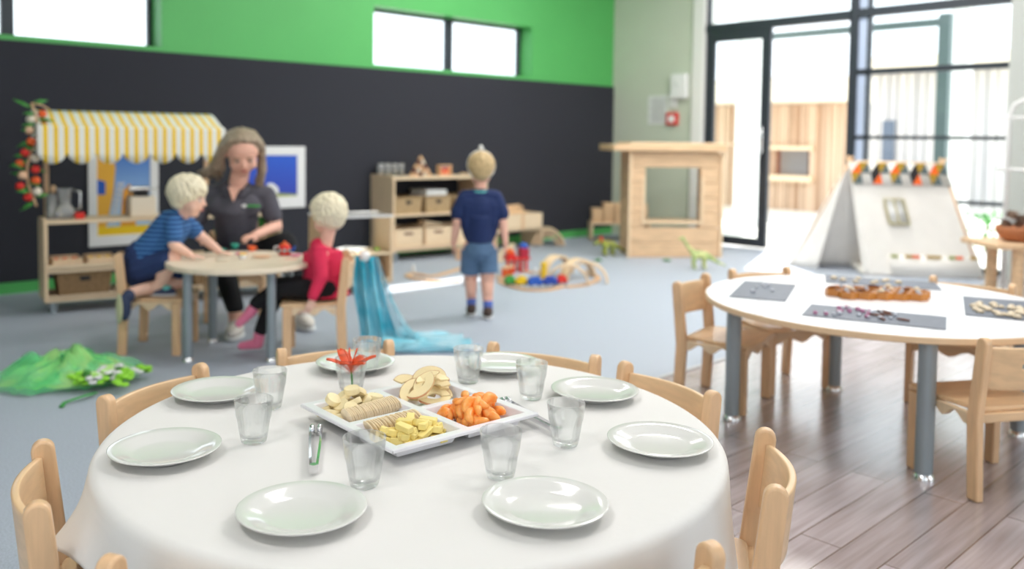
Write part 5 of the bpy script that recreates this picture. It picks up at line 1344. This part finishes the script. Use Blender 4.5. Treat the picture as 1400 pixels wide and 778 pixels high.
# ------------------------------------------------------------------ fabrics on the floor
def drape(name, center, rx, ry, h, rz, m_, label, cat, seed, n=46, alpha=None, layers=1):
    e = empty(name, center, rz, label, cat); r = random.Random(seed)
    from mathutils import noise as nz
    for L_ in range(layers):
        vs = []; fs = []; NR = 16
        off = Vector((seed*3.1+L_*7.7, L_*2.2, 0))
        for i in range(NR+1):
            t = i/NR
            for k in range(n):
                a = 2*PI*k/n; edge = 1+.22*nz.noise(Vector((math.cos(a)*1.6, math.sin(a)*1.6, seed+L_)))+.05*math.sin(9*a+L_)
                x, y = rx*t*edge*math.cos(a)*(1-.1*L_), ry*t*edge*math.sin(a)*(1-.1*L_)
                f = (1-t**2.2)
                z = h*f*(.55+1.1*abs(nz.noise(Vector((x*7, y*7, 0))+off))+.16*math.sin(11*a+8*t+L_)+.10*math.sin(23*a-9*t))*(1-.12*L_)+.004+.012*L_+.014*abs(math.sin(13*a+3*L_))*t
                vs.append((x, y, max(.003+.002*L_, z)))
        for i in range(NR):
            for k in range(n): k2 = (k+1) % n; fs.append((i*n+k, (i+1)*n+k, (i+1)*n+k2, i*n+k2))
        MB().add(vs, fs).build('fabric_layer', m_[L_ % len(m_)], e, smooth=True)
    return e
MT['tulle_g'] = sheer_mat('green_tulle', srgb(150, 250, 175), srgb(80, 235, 140), .36); MT['tulle_y'] = sheer_mat('lime_tulle', srgb(210, 255, 160), srgb(160, 250, 150), .46)
gc = G(86, 510, .03)
tu = drape('green_tulle', (gc.x, gc.y, .001), .30, .25, .115, math.radians(-20), [MT['tulle_g'], MT['tulle_y'], MT['tulle_g']], 'heap of green and lime tulle fabric lying on the carpet', 'fabric', 4, layers=3)
gl_ = G(150, 520, .03)
MT['lime_pale'] = mat('pale_lime', srgb(200, 245, 150), .6)
e = empty('flower_trim', (gl_.x, gl_.y, .001), .3, 'lime green ribbon bunch with pale artificial flowers beside the green tulle', 'artificial flowers')
r = random.Random(2)
for k in range(26):
    a = r.uniform(0, 6.28); rr = r.uniform(.0, .11); x, y = rr*math.cos(a)*1.5, rr*math.sin(a); c = ['lime', 'paper', 'lime', 'leaf', 'paper', 'lime_pale'][k % 6]; sgm = MB()
    for j in range(5): b_ = j*1.256; sgm.ball((x+.018*math.cos(b_), y+.018*math.sin(b_), .035+.03*r.random()), (.019, .019, .009), 8)
    sgm.build('flower', c, e, smooth=True)
MB().tube([(-.10, -.05, .01), (-.18, -.08, .02), (-.24, -.05, .006), (-.28, -.09, .006)], .010, 8, flat=.3).build('ribbon', 'green', e, smooth=True)
MT['sheer_b'] = sheer_mat('pale_blue_chiffon', srgb(190, 228, 240), srgb(120, 205, 225), .6); MT['sheer_t'] = mat('turquoise_fabric', srgb(60, 188, 214), .7, noise=.5, nscale=6, col2=srgb(170, 226, 240))
bc = G(545, 455, .02)
# blue cloth: hangs from the girl's chair back and trails over the floor
top = G(500, 350, .42)
e = empty('blue_fabric', (bc.x, bc.y, .001), 0, 'turquoise and pale blue chiffon hanging behind the girl and trailing on the carpet', 'fabric')
def ribbon_sheet(path, wid, m_, name, ph=0.0, nz_=18):
    P_ = []; N_ = len(path)
    for i in range(N_-1):
        p0, p1, p2, p3 = [Vector(path[j]) for j in (max(i-1, 0), i, i+1, min(i+2, N_-1))]
        for k in range(8): t = k/8; P_.append(.5*((2*p1)+(p2-p0)*t+(2*p0-5*p1+4*p2-p3)*t*t+(3*p1-p0-3*p2+p3)*t**3))
    P_.append(Vector(path[-1])); vs = []; fs = []; n = nz_
    for i, p in enumerate(P_):
        s = i/(len(P_)-1); t = (P_[min(i+1, len(P_)-1)]-P_[max(i-1, 0)]).normalized(); sd_ = t.cross(Vector((0, 0, 1)));
        if sd_.length < .3: sd_ = Vector(_r0)
        sd_ = (sd_*.5+Vector(_r0)*.5*(1 if sd_.dot(_r0) > 0 else -1)).normalized() if abs(t.z) > .6 else sd_.normalized()
        nn = sd_.cross(t).normalized(); w = wid[0]+(wid[1]-wid[0])*s
        for j in range(n+1):
            u = j/n*2-1; q = p+sd_*(u*w)+nn*(.022*math.sin(u*9+ph+s*3)+.012*math.sin(u*17+s*9)); q.z = max(q.z, .003+.004*abs(math.sin(u*9))); vs.append(q-Vector(e.location))
    for i in range(len(P_)-1):
        for j in range(n): a = i*(n+1)+j; fs.append((a, a+n+1, a+n+2, a+1))
    return MB().add(vs, fs).build(name, m_, e, smooth=True)
A0 = G(490, 470, .0); A0 = Vector((2.60, 3.80, 0))
gx_, gy_ = 2.47, 3.52
ribbon_sheet([(gx_, gy_, .465), (gx_+.02, gy_-.01, .30), (gx_+.05, gy_-.03, .14), (gx_+.07, gy_-.05, .02)], (.055, .10), MT['sheer_t'], 'turquoise_panel')
ribbon_sheet([(gx_+.03, gy_+.0, .455), (gx_+.07, gy_-.01, .26), (gx_+.14, gy_-.04, .10), (gx_+.24, gy_-.10, .02), (gx_+.42, gy_-.20, .015)], (.05, .20), MT['sheer_b'], 'pale_panel', 1.3)
ribbon_sheet([(gx_+.06, gy_-.06, .05), (gx_+.22, gy_-.14, .03), (gx_+.36, gy_-.20, .02), (gx_+.47, gy_-.24, .012)], (.10, .16), MT['sheer_b'], 'pale_panel', 2.4)
ribbon_sheet([(gx_+.05, gy_-.08, .05), (gx_+.16, gy_-.15, .035), (gx_+.24, gy_-.19, .02)], (.05, .04), MT['sheer_t'], 'turquoise_panel', .4)
MB().ball((gx_-e.location.x, gy_-e.location.y, .465), (.028, .028, .03), 14).build('knot', 'white', e, smooth=True)

# ------------------------------------------------------------------ people
def mix(a, b, t): return a+(b-a)*t
def hand(m, wrist, d, palm_n, s=1.0, curl=.35, thumb_side=1, grip=False):
    """palm, four fingers of different lengths with two bends, thumb off the side. d = pointing direction, palm_n = out of the palm"""
    wrist = Vector(wrist); d = Vector(d).normalized(); n = Vector(palm_n); n = (n-d*n.dot(d)).normalized(); sd = d.cross(n)*thumb_side
    pl = .055*s
    for k in (-1, -.3, .3, 1): m.cap(wrist+sd*(.010*k*s), wrist+d*pl+sd*(.019*k*s), .010*s, .0085*s, 8)
    for k, (off, ln) in enumerate(((.020, .046), (.0068, .052), (-.0068, .048), (-.020, .038))):
        p = wrist+d*pl+sd*(off*s); a = 0; dd = d.copy(); r = .0062*s
        for seg in range(3):
            a += curl*(1.0 if seg else .6); dd = (d*math.cos(a)+n*math.sin(a)); q = p+dd*(ln*s*(.42, .32, .26)[seg]); m.cap(p, q, r, r*.9, 8); p = q; r *= .9
    b = wrist+d*.012*s+sd*.014*s; t1 = b+(d*.55+sd*.75+n*.25).normalized()*.028*s; t2 = t1+(d*.85+sd*.2+n*.35).normalized()*.022*s
    m.cap(b, t1, .010*s, .0075*s, 8); m.cap(t1, t2, .0075*s, .006*s, 8)
class Head:
    """frame: c = centre of skull, f = facing, u = up; S = head height (chin to crown)"""
    def __init__(s, c, f, u, S):
        s.c = Vector(c); s.f = Vector(f).normalized(); u = Vector(u); s.u = (u-s.f*u.dot(s.f)).normalized(); s.r = s.f.cross(s.u); s.S = S
        s.R = Matrix((s.r, s.f, s.u)).transposed()
    def p(s, x, y, z): return s.c+s.R @ Vector((x, y, z))*s.S
    def body(s, m, child=False):
        S = s.S
        m.ball(s.p(0, -.06, .10), (.33*S, .40*S, .37*S), 22, s.R)                     # skull
        m.ball(s.p(0, .08, -.10), (.27*S, .27*S, .33*S), 20, s.R)                     # face
        m.ball(s.p(0, .13, -.36), (.15*S, .14*S, .12*S), 14, s.R)                     # chin and jaw
        for k in (-1, 1):
            m.ball(s.p(.15*k, .16, -.20), (.12*S, .12*S, (.14 if child else .12)*S), 12, s.R)   # cheeks
            m.ball(s.p(.335*k, -.06, -.05), (.035*S, .06*S, .095*S), 12, s.R)         # ears
            m.ball(s.p(.12*k, .29, .03), (.09*S, .05*S, .03*S), 10, s.R)              # brow ridge
        m.cap(s.p(0, .33, -.02), s.p(0, .415 if not child else .39, -.13), .025*S, .045*S, 10)
        m.ball(s.p(0, .375, -.15), (.06*S, .04*S, .035*S), 10, s.R)
        m.ball(s.p(0, .315, -.265), (.09*S, .045*S, .035*S), 10, s.R)                 # mouth mound
    def features(s, par, lids=False, brow='brow'):
        S = s.S
        for k in (-1, 1):
            e = MB().ball(s.p(.125*k, .305, -.035), (.052*S, .03*S, .022*S if lids else .032*S), 12, s.R).build('eye', 'eye_white', par, smooth=True)
            MB().ball(s.p(.125*k, .330, -.040 if not lids else -.048), (.026*S, .012*S, .016*S if lids else .026*S), 10, s.R).build('iris', 'iris', e, smooth=True)
            MB().tube([s.p(.06*k, .345, .035), s.p(.125*k, .345, .055), s.p(.20*k, .305, .035)], .010*S, 6).build('eyebrow', brow, par, smooth=True)
            if lids: MB().tube([s.p(.075*k, .325, -.025), s.p(.125*k, .340, -.012), s.p(.18*k, .305, -.028)], .010*S, 6).build('eyelid', 'brow', par, smooth=True)
        MB().ball(s.p(0, .345, -.258), (.075*S, .022*S, .014*S), 12, s.R).build('upper_lip', 'lip', par, smooth=True)
        MB().ball(s.p(0, .342, -.286), (.060*S, .022*S, .016*S), 12, s.R).build('lower_lip', 'lip', par, smooth=True)
def hair_cap(H, par, m_, vol=1.06, low=-.30, front=.20, seed=1, locks=150, length=.16, curl=.4, voxel=.006):
    """short child's hair: a cap over the skull with many little locks"""
    m = MB(); S = H.S; r = random.Random(seed)
    m.ball(H.p(0, -.09, .13), (.355*S*vol, .415*S*vol, .385*S*vol), 22, H.R)
    m.ball(H.p(0, -.20, -.06), (.30*S*vol, .27*S*vol, .28*S*vol), 18, H.R)
    for i in range(locks):
        z = 1-2*(i+.5)/locks; a = i*2.39996
        n = Vector((math.sqrt(1-z*z)*math.cos(a), math.sqrt(1-z*z)*math.sin(a), z))
        if n.z < low and n.y > -.2: continue
        if n.y > .45 and n.z < front: continue
        if n.z < -.75: continue
        base = Vector((n.x*.35, -.08+n.y*.41, .12+n.z*.38))*1.0*vol
        down = Vector((r.uniform(-curl, curl), r.uniform(-curl, curl)+(.6 if n.y > .2 and n.z > .3 else 0), -1.0)); t = (down-n*down.dot(n)*.92).normalized()
        L = length*r.uniform(.6, 1.15); q1 = base+t*L*.5+n*.02; q2 = base+t*L+n*.005*r.uniform(-3, 3)
        m.tube([H.p(*base), H.p(*q1), H.p(*q2)], [.040*S, .034*S, .010*S], 6)
    return m.remesh('hair', m_, par, voxel, 2)

# ---------- boy walking away
BF = Vector((0.62, 0.78, 0)).normalized()        # facing direction
b0 = (G(644, 429)+G(665, 438))/2
boy = empty('person', (b0.x, b0.y, .0005), face(BF.x, BF.y), 'small child walking away in navy t-shirt, blue shorts and brown shoes', 'person')
# local: +x right, +y forward
def limb(m, pts, rs, n=12):
    for i in range(len(pts)-1): m.cap(pts[i], pts[i+1], rs[i], rs[i+1], n)
Hd = Head((0.005, .02, .868), (0.02, .97, -.20), (0, .2, 1), .205)
m = MB(); Hd.body(m, True)
m.cap((0, .0, .73), (0.002, .012, .80), .036, .034)
for k in (-1, 1): m.cap((0, 0, .72), (.085*k, 0, .715), .036, .034)
m.ball((0, .0, .62), (.098, .066, .11), 16); m.ball((0, 0, .50), (.085, .062, .10), 16); m.ball((0, -.005, .42), (.092, .070, .07), 16)
limb(m, [(-.045, 0, .40), (-.046, .045, .225), (-.042, .035, .05)], [.056, .040, .024])
limb(m, [(.045, 0, .40), (.048, -.01, .215), (.05, -.05, .05)], [.056, .040, .024])
m.ball((-.046, .02, .17), (.033, .036, .06), 12); m.ball((.049, -.03, .16), (.033, .036, .06), 12)
for k, yo in ((-1, .02), (1, -.02)):
    limb(m, [(.098*k, 0, .715), (.135*k, -.01, .565), (.152*k, yo, .435)], [.033, .027, .018])
    hand(m, (.152*k, yo, .43), (.05*k, .25, -1), (-k, .15, 0), .72, .35, 1 if k < 0 else -1)
m.remesh('body', 'skin', boy, .0038, 3)
m = MB()
m.ball((0, .0, .62), (.112, .082, .12), 18); m.ball((0, 0, .52), (.106, .080, .10), 18); m.tube([(0, 0, .60), (0, 0, .52), (0, 0, .448)], [.100, .103, .106], 24, flat=.78)
for k in (-1, 1):
    m.cap((0, 0, .715), (.085*k, 0, .712), .044, .042); m.cap((.090*k, 0, .708), (.128*k, -.006, .615), .044, .046); m.cap((.06*k, 0, .66), (.05*k, 0, .56), .065, .07)
m.cap((0, 0, .70), (0, .0, .735), .048, .041)
o = m.remesh('tshirt', 'navy_dark', boy, .005, 4)
MB().tube([(.043*math.cos(a), .004+.043*math.sin(a), .748+.006*math.sin(a)) for a in [2*PI*i/20 for i in range(21)]], .006, 8, cap=False).build('neckband', 'turq', boy, smooth=True)
m = MB()
m.tube([(0, 0, .455), (0, 0, .40), (0, 0, .375)], [.098, .104, .100], 24, flat=.80); m.ball((0, -.02, .40), (.095, .075, .07), 16)
m.tube([(-.045, .0, .40), (-.049, .030, .31), (-.050, .044, .262)], [.064, .060, .062], 16); m.tube([(.045, .0, .40), (.051, -.004, .31), (.053, -.010, .262)], [.064, .060, .062], 16)
m.remesh('shorts', 'denim', boy, .0045, 3)
for (x, y, z, k) in ((-.042, .035, .0, 0), (.05, -.05, .0, 1)):
    MB().tube([(x, y, .045), (x, y, .075), (x, y+.002, .105)], [.028, .0275, .029], 14).build('sock', 'sock_blue', boy, smooth=True)
    s = MB(); s.ball((x, y+.02, .032), (.030, .062, .030), 16); s.ball((x, y-.012, .045), (.029, .032, .035), 14); sh = s.remesh('shoe', 'shoe_brown', boy, .004, 2)
    MB().ball((x, y+.02, .009), (.033, .068, .010), 18).build('sole', 'sole_white', sh, smooth=True)
hair_cap(Hd, boy, 'blond_dark', 1.03, -.55, .1, 3, 190, .17, .25, .0045)
m = MB()
for i in range(24):
    a0, a1 = 2*PI*i/24, 2*PI*(i+1)/24; f_ = lambda a: Hd.p(.385*math.cos(a), -.09+.10*math.sin(a)*1.0, .13+.44*math.sin(a))
    if math.sin(a0) < -.75 and math.sin(a1) < -.75: continue
    m.cap(f_(a0), f_(a1), .006, .006, 8)
m.remesh('headband', 'white', boy, .003, 1)
MB().ball(Hd.p(0.0, -.0, .64), (.014, .014, .020), 12).build('pompom', 'paper', boy, smooth=True)
MB().tube([Hd.p(0, 0, .52), Hd.p(0, 0, .60)], .004, 8).build('pompom_stem', 'white', boy, smooth=True)

# ---------- boy kneeling on the chair; local +y forward (towards the table), +x his right (towards the camera)
kb = empty('person', (BOYC.x, BOYC.y, .0005), face(math.cos(math.radians(-42)), math.sin(math.radians(-42))), 'blond toddler in blue striped shirt kneeling on a chair, hands on the small table', 'person')
HK = Head((0.02, .150, .752), (.10, .98, -.12), (0, .10, 1), .205)
m = MB(); HK.body(m, True)
hip = Vector((0.0, -.085, .415)); chest = Vector((0, .055, .600)); neck = Vector((.01, .105, .665))
m.cap(hip, mix(hip, chest, .5), .080, .082); m.cap(mix(hip, chest, .5), chest, .082, .080); m.cap(neck, HK.p(0, -.02, -.30), .036, .036)
for k in (-1, 1): m.cap(chest+Vector((0, .01, .02)), chest+Vector((.072*k, .035, .025)), .045, .036)
TBL = LZ
# near (right) arm down onto the table, far arm reaching further
rs_ = chest+Vector((.078, .035, .022)); limb(m, [rs_, (.105, .10, .525), (.085, .165, TBL+.028)], [.034, .028, .019]); hand(m, (.085, .165, TBL+.024), (-.1, 1, -.12), (0, 0, -1), .72, .10, -1)
ls_ = chest+Vector((-.078, .035, .022)); limb(m, [ls_, (-.10, .165, .545), (-.06, .265, TBL+.028)], [.034, .028, .019]); hand(m, (-.06, .265, TBL+.024), (.35, 1, -.12), (0, 0, -1), .72, .10, 1)
# near leg: squatting with the foot on the seat; far leg: kneeling, foot off the back
limb(m, [hip+Vector((.045, 0, -.02)), (.080, .085, .455), (.078, .010, .312)], [.058, .042, .026])
m.ball((.078, .040, .385), (.036, .040, .055), 12)
limb(m, [hip+Vector((-.045, 0, -.02)), (-.045, .075, .325), (.165, -.075, .308)], [.058, .040, .026])
m.remesh('body', 'skin_pale', kb, .0038, 3)
m = MB()
m.cap(hip+Vector((0, .02, .045)), mix(hip, chest, .55), .092, .094); m.cap(mix(hip, chest, .55), chest, .094, .090); m.cap(chest+Vector((0, .02, .02)), neck-Vector((0, .01, .005)), .062, .043)
for k, el in ((1, Vector((.105, .10, .525))), (-1, Vector((-.10, .165, .545)))):
    sh_ = chest+Vector((.074*k, .035, .024)); m.cap(chest+Vector((0, .01, .02)), sh_, .06, .045); m.cap(sh_, mix(sh_, el, .62), .044, .043)
MT['striped'] = stripe_mat('blue_striped_jersey', srgb(74, 130, 188), srgb(26, 66, 124), 'Z', 46, .45)
m.remesh('tshirt', 'striped', kb, .0045, 4)
m = MB()
m.cap(hip+Vector((0, -.005, .035)), hip+Vector((0, -.01, -.03)), .092, .092)
m.cap(hip+Vector((.045, 0, -.02)), (.078, .050, .445), .068, .056)
m.cap(hip+Vector((-.045, 0, -.02)), (-.045, .050, .345), .070, .056)
m.remesh('shorts', 'navy', kb, .0045, 3)
s = MB(); s.ball((.075, .035, .297), (.030, .066, .022), 16); s.ball((.075, .0, .308), (.029, .034, .030), 14); sh = s.remesh('shoe', mat('navy_shoe', srgb(50, 62, 92), .7), kb, .004, 2)
MB().ball((.075, .035, .2805), (.033, .070, .008), 18).build('sole', 'sole_white', sh, smooth=True)
MB().ball((.075, .055, .313), (.0315, .020, .012), 12).build('strap', 'turq', sh, smooth=True)
s = MB(); s.ball((.205, -.098, .242), (.028, .030, .066), 16); s.ball((.190, -.085, .292), (.030, .030, .032), 14); sh = s.remesh('shoe', mat('navy_shoe_b', srgb(50, 62, 92), .7), kb, .004, 2)
MB().ball((.224, -.116, .238), (.034, .009, .072), 18, Matrix.Rotation(math.radians(45), 3, 'Z')).build('sole', 'sole', sh, smooth=True)
hair_cap(HK, kb, 'blond', 1.08, -.35, .30, 8, 220, .20, .35, .0045)
HK.features(kb)

# ---------- girl on the chair, seen from behind; local +y forward (towards the table), +x her right
gd = Vector((math.cos(math.radians(146)), math.sin(math.radians(146)), 0))
g_ = empty('person', (GIRC.x-gd.x*.028, GIRC.y-gd.y*.028, .0005), face(gd.x, gd.y), 'blond toddler in a raspberry red top and black leggings seated with back turned', 'person')
HG = Head((.005, -.030, .672), (.62, .78, -.10), (0, .12, 1), .195)
m = MB(); HG.body(m, True)
m.cap((0, -.02, .515), HG.p(0, -.06, -.28), .034, .034)
m.ball((0, -.02, .35), (.085, .070, .08), 16); m.ball((0, -.005, .46), (.088, .062, .08), 16)
limb(m, [(.092, .0, .50), (.115, .03, .400), (.075, .11, .425)], [.032, .026, .02])          # left arm (away from camera)... bent to the table
hand(m, (.075, .115, .452), (-.1, 1, .05), (0, 0, -1), .66, .2, -1)
limb(m, [(-.092, -.01, .50), (-.138, -.01, .40), (-.160, .03, .300)], [.032, .026, .018]); hand(m, (-.162, .032, .295), (-.05, .35, -1), (1, 0, 0), .70, .45, 1)
m.cap((.05, .30, .07), (.05, .30, .05), .02, .02); m.cap((-.045, .31, .25), (-.045, .31, .23), .02, .02)
m.remesh('body', 'skin_pale', g_, .0038, 3)
m = MB()
m.tube([(0, -.012, .50), (0, -.018, .42), (0, -.025, .34), (0, -.028, .282)], [.094, .099, .108, .118], 22, flat=.80); m.ball((0, -.004, .47), (.098, .072, .07), 16)
m.cap((0, 0, .49), (0, .008, .525), .055, .042)
for k, el, ha in ((-1, Vector((-.138, -.01, .40)), Vector((-.159, .027, .312))), (1, Vector((.115, .03, .405)), Vector((.082, .095, .425)))):
    sh_ = Vector((.092*k, 0, .502)); m.cap((0, 0, .495), sh_, .048, .040); m.cap(sh_, el, .041, .034); m.cap(el, ha, .034, .026)
    m.ball(sh_+Vector((.002*k, -.002, .024)), (.034, .040, .020), 12)      # little puffed shoulders
m.remesh('top', 'red_cloth', g_, .0045, 3)
m = MB()
m.cap((-.035, -.03, .325), (.035, -.03, .325), .068, .068)
limb(m, [(.045, .0, .318), (.052, .195, .325), (.050, .285, .11)], [.058, .046, .032])
limb(m, [(-.045, .0, .318), (-.055, .180, .335), (-.048, .295, .26)], [.058, .046, .034])
m.remesh('leggings', 'black_cloth', g_, .0045, 3)
for (a, b, c) in (((.05, .29, .10), (.05, .298, .045), (.05, .375, .035)), ((-.048, .30, .25), (-.048, .325, .215), (-.046, .375, .165))):
    m = MB(); m.cap(a, b, .027, .027); m.cap(b, c, .026, .019)
    m.remesh('sock', 'pink_sock', g_, .0035, 2)
hair_cap(HG, g_, 'blond', 1.12, -.65, .25, 5, 240, .16, .8, .0045)
HG.features(g_)

# ---------- woman behind the table; local +y forward, +x her right (image left)
WO = Vector((2.36, 4.63, 0)); wd_ = Vector((-.60, -.80, 0))
w_ = empty('person', (WO.x, WO.y, .0005), face(wd_.x, wd_.y), 'woman in a charcoal polo shirt seated behind the small table, looking down', 'person')
HW = Head((-.062, .235, .958), (-.22, .86, -.42), (-.06, .42, .9), .252)
m = MB(); HW.body(m)
hipw = Vector((0, 0, .345)); chw = Vector((-.01, .115, .660)); nkw = Vector((-.02, .165, .775))
m.cap(nkw-Vector((0, .0, .03)), HW.p(0, -.04, -.26), .050, .046)
m.cap(hipw, chw, .11, .11)
for k in (-1, 1): m.cap(chw+Vector((0, .02, .075)), chw+Vector((.135*k, .01, .065)), .055, .044)
# her left arm (-x, image right): elbow out, hand over the table holding a cup
ls = chw+Vector((-.150, .010, .060)); le = Vector((-.215, .135, .545)); lw = Vector((-.135, .325, .515))
limb(m, [ls, le, lw], [.042, .034, .023]); hand(m, lw, (.55, .80, -.10), (.35, .1, -1), .92, .55, 1)
rs2 = chw+Vector((.150, .010, .060)); re = Vector((.195, .19, .530)); rw = Vector((.090, .375, .492))
limb(m, [rs2, re, rw], [.042, .034, .023]); hand(m, rw, (-.45, .85, -.08), (0, 0, -1), .92, .18, -1)
limb(m, [(-.36, .258, .16), (-.365, .262, .07)], [.036, .034])
limb(m, [(-.06, .455, .16), (-.065, .46, .07)], [.036, .034])
m.remesh('body', 'skin', w_, .0048, 3)
m = MB()
m.tube([hipw+Vector((0, .0, -.02)), hipw+Vector((0, .02, .10)), mix(hipw, chw, .65), chw+Vector((0, .01, .02)), chw+Vector((0, .03, .085))], [.160, .150, .150, .162, .105], 28, flat=.72)
for k in (-1, 1): m.ball(chw+Vector((.065*k, .070, .0)), (.072, .062, .07), 16)
m.cap(chw+Vector((0, .03, .07)), nkw-Vector((0, .012, .012)), .085, .060)
for k, s0, e0 in ((-1, ls, le), (1, rs2, re)):
    m.cap(chw+Vector((.03*k, .01, .06)), s0+Vector((0, 0, .0)), .068, .054); m.cap(s0, mix(s0, e0, .66), .055, .052)
m.remesh('polo_shirt', 'charcoal', w_, .006, 4)
# collar and neck opening
c = nkw+Vector((0, -.002, .0))
for k in (-1, 1):
    m = MB(); m.add([c+Vector((.058*k, -.035, .022)), c+Vector((.055*k, .03, .012)), c+Vector((.018*k, .082, -.055)), c+Vector((.055*k, .075, -.060)), c+Vector((.082*k, .02, -.012)), c+Vector((.072*k, -.035, -.006))], [(0, 1, 4, 5), (1, 2, 3, 4)])
    o = m.build('collar', 'charcoal', w_, smooth=True); sd = o.modifiers.new('solid', 'SOLIDIFY'); sd.thickness = .005
m = MB(); n_ = 8
m.add([c+Vector((-.030, .060, -.010)), c+Vector((.030, .060, -.010)), c+Vector((.0, .098, -.085))], [(0, 2, 1)])
o = m.build('neck_opening', 'skin', w_); sd = o.modifiers.new('solid', 'SOLIDIFY'); sd.thickness = .02
# embroidered green and white mark on the chest
e = chw+Vector((-.075, .133, .008))
m = MB().ball(e+Vector((.014, .002, .0)), (.014, .006, .010), 12); m.build('shirt_emblem', 'white', w_, smooth=True)
m = MB(); 
for i in range(5): m.ball(e+Vector((-.008-.012*i, -.001-.0015*i*i*.5, .001*(i % 2)-.001)), (.008, .006, .006 if i % 2 else .008), 10)
m.build('shirt_lettering', 'green', w_, smooth=True)
m = MB()
m.cap((-.08, -.02, .335), (.08, -.02, .335), .112, .112)
limb(m, [(-.095, .02, .345), (-.27, .235, .465), (-.36, .255, .15)], [.095, .062, .044])
limb(m, [(.085, .02, .335), (.03, .33, .385), (-.06, .455, .15)], [.095, .062, .044])
m.remesh('trousers', 'black_cloth', w_, .006, 3)
for (x, y, fx) in ((-.366, .262, -.35), (-.066, .46, -.05)):
    d = Vector((fx, 1, 0)).normalized(); R = Matrix.Rotation(math.atan2(d.y, d.x)-PI/2, 3, 'Z')
    s = MB(); s.ball(Vector((x, y, .042))+d*.045, (.042, .115, .036), 18, R); s.ball(Vector((x, y, .062))-d*.01, (.038, .045, .042), 14); sh = s.remesh('shoe', 'shoe_white', w_, .005, 2)
    MB().ball(Vector((x, y, .012))+d*.045, (.047, .122, .013), 20, R).build('sole', 'sole_white', sh, smooth=True)
    for q in range(4): pp_ = Vector((x, y, .083-.006*q))+d*(.035+.02*q); MB().tube([pp_+Vector((-d.y, d.x, 0))*.022, pp_+Vector((0, 0, .004)), pp_-Vector((-d.y, d.x, 0))*.022], .003, 6).build('lace', 'white', sh, smooth=True)
w_.scale = (1.09, 1.04, 1.0)
# long hair, parted, falling to the shoulders
m = MB(); S = HW.S; r = random.Random(6)
m.ball(HW.p(0, -.10, .14), (.350*S, .400*S, .365*S), 24, HW.R)
m.ball(HW.p(0, -.28, -.10), (.31*S, .20*S, .34*S), 18, HW.R)
for i in range(120):
    k = 1 if i % 2 else -1; t = r.random()
    y0 = .26-.62*t                      # along the parting, front to back
    a0 = Vector((.02*k+.02, y0, .47-.40*(abs(y0+.1))**2.0))
    side = Vector((k*(.385+r.uniform(-.015, .03)), y0*.50-.09, .10+r.uniform(-.05, .05)))
    fwd = max(0, y0)*.25
    if k > 0: low_ = Vector((k*(.40+r.uniform(-.05, .20)), -.12+y0*.40-r.uniform(0, .25), -.42)); end = Vector((k*(.48+r.uniform(-.12, .42)), -.30+y0*.30-r.uniform(0, .2), -.66-r.uniform(0, .22)))
    else: low_ = Vector((k*(.37+r.uniform(-.05, .08)), .02+y0*.45-r.uniform(0, .12), -.42)); end = Vector((k*(.33+r.uniform(-.10, .10)), -.02+y0*.45-r.uniform(0, .1), -.80-r.uniform(0, .22)))
    mid_ = Vector((k*(.25), y0*.75-.05, .36))
    m.tube([HW.p(*a0), HW.p(*mid_), HW.p(*side), HW.p(*low_), HW.p(*end)], [.034*S, .045*S, .045*S, .040*S, .010*S], 6)
m.remesh('hair', 'ash', w_, .0052, 2)
HW.features(w_, lids=True)
# cup in her hand
cp = w_.matrix_basis @ Vector((0, 0, 0))
Rz = Matrix.Rotation(w_.rotation_euler.z, 4, 'Z'); hp = Vector((WO.x, WO.y, 0))+Rz @ Vector((-.055, .415, .0))
e = empty('toy_cup', (hp.x, hp.y, LZ_), .5, 'teal toy cup held in the woman\'s left hand', 'toy cup'); cup('teal')(e)
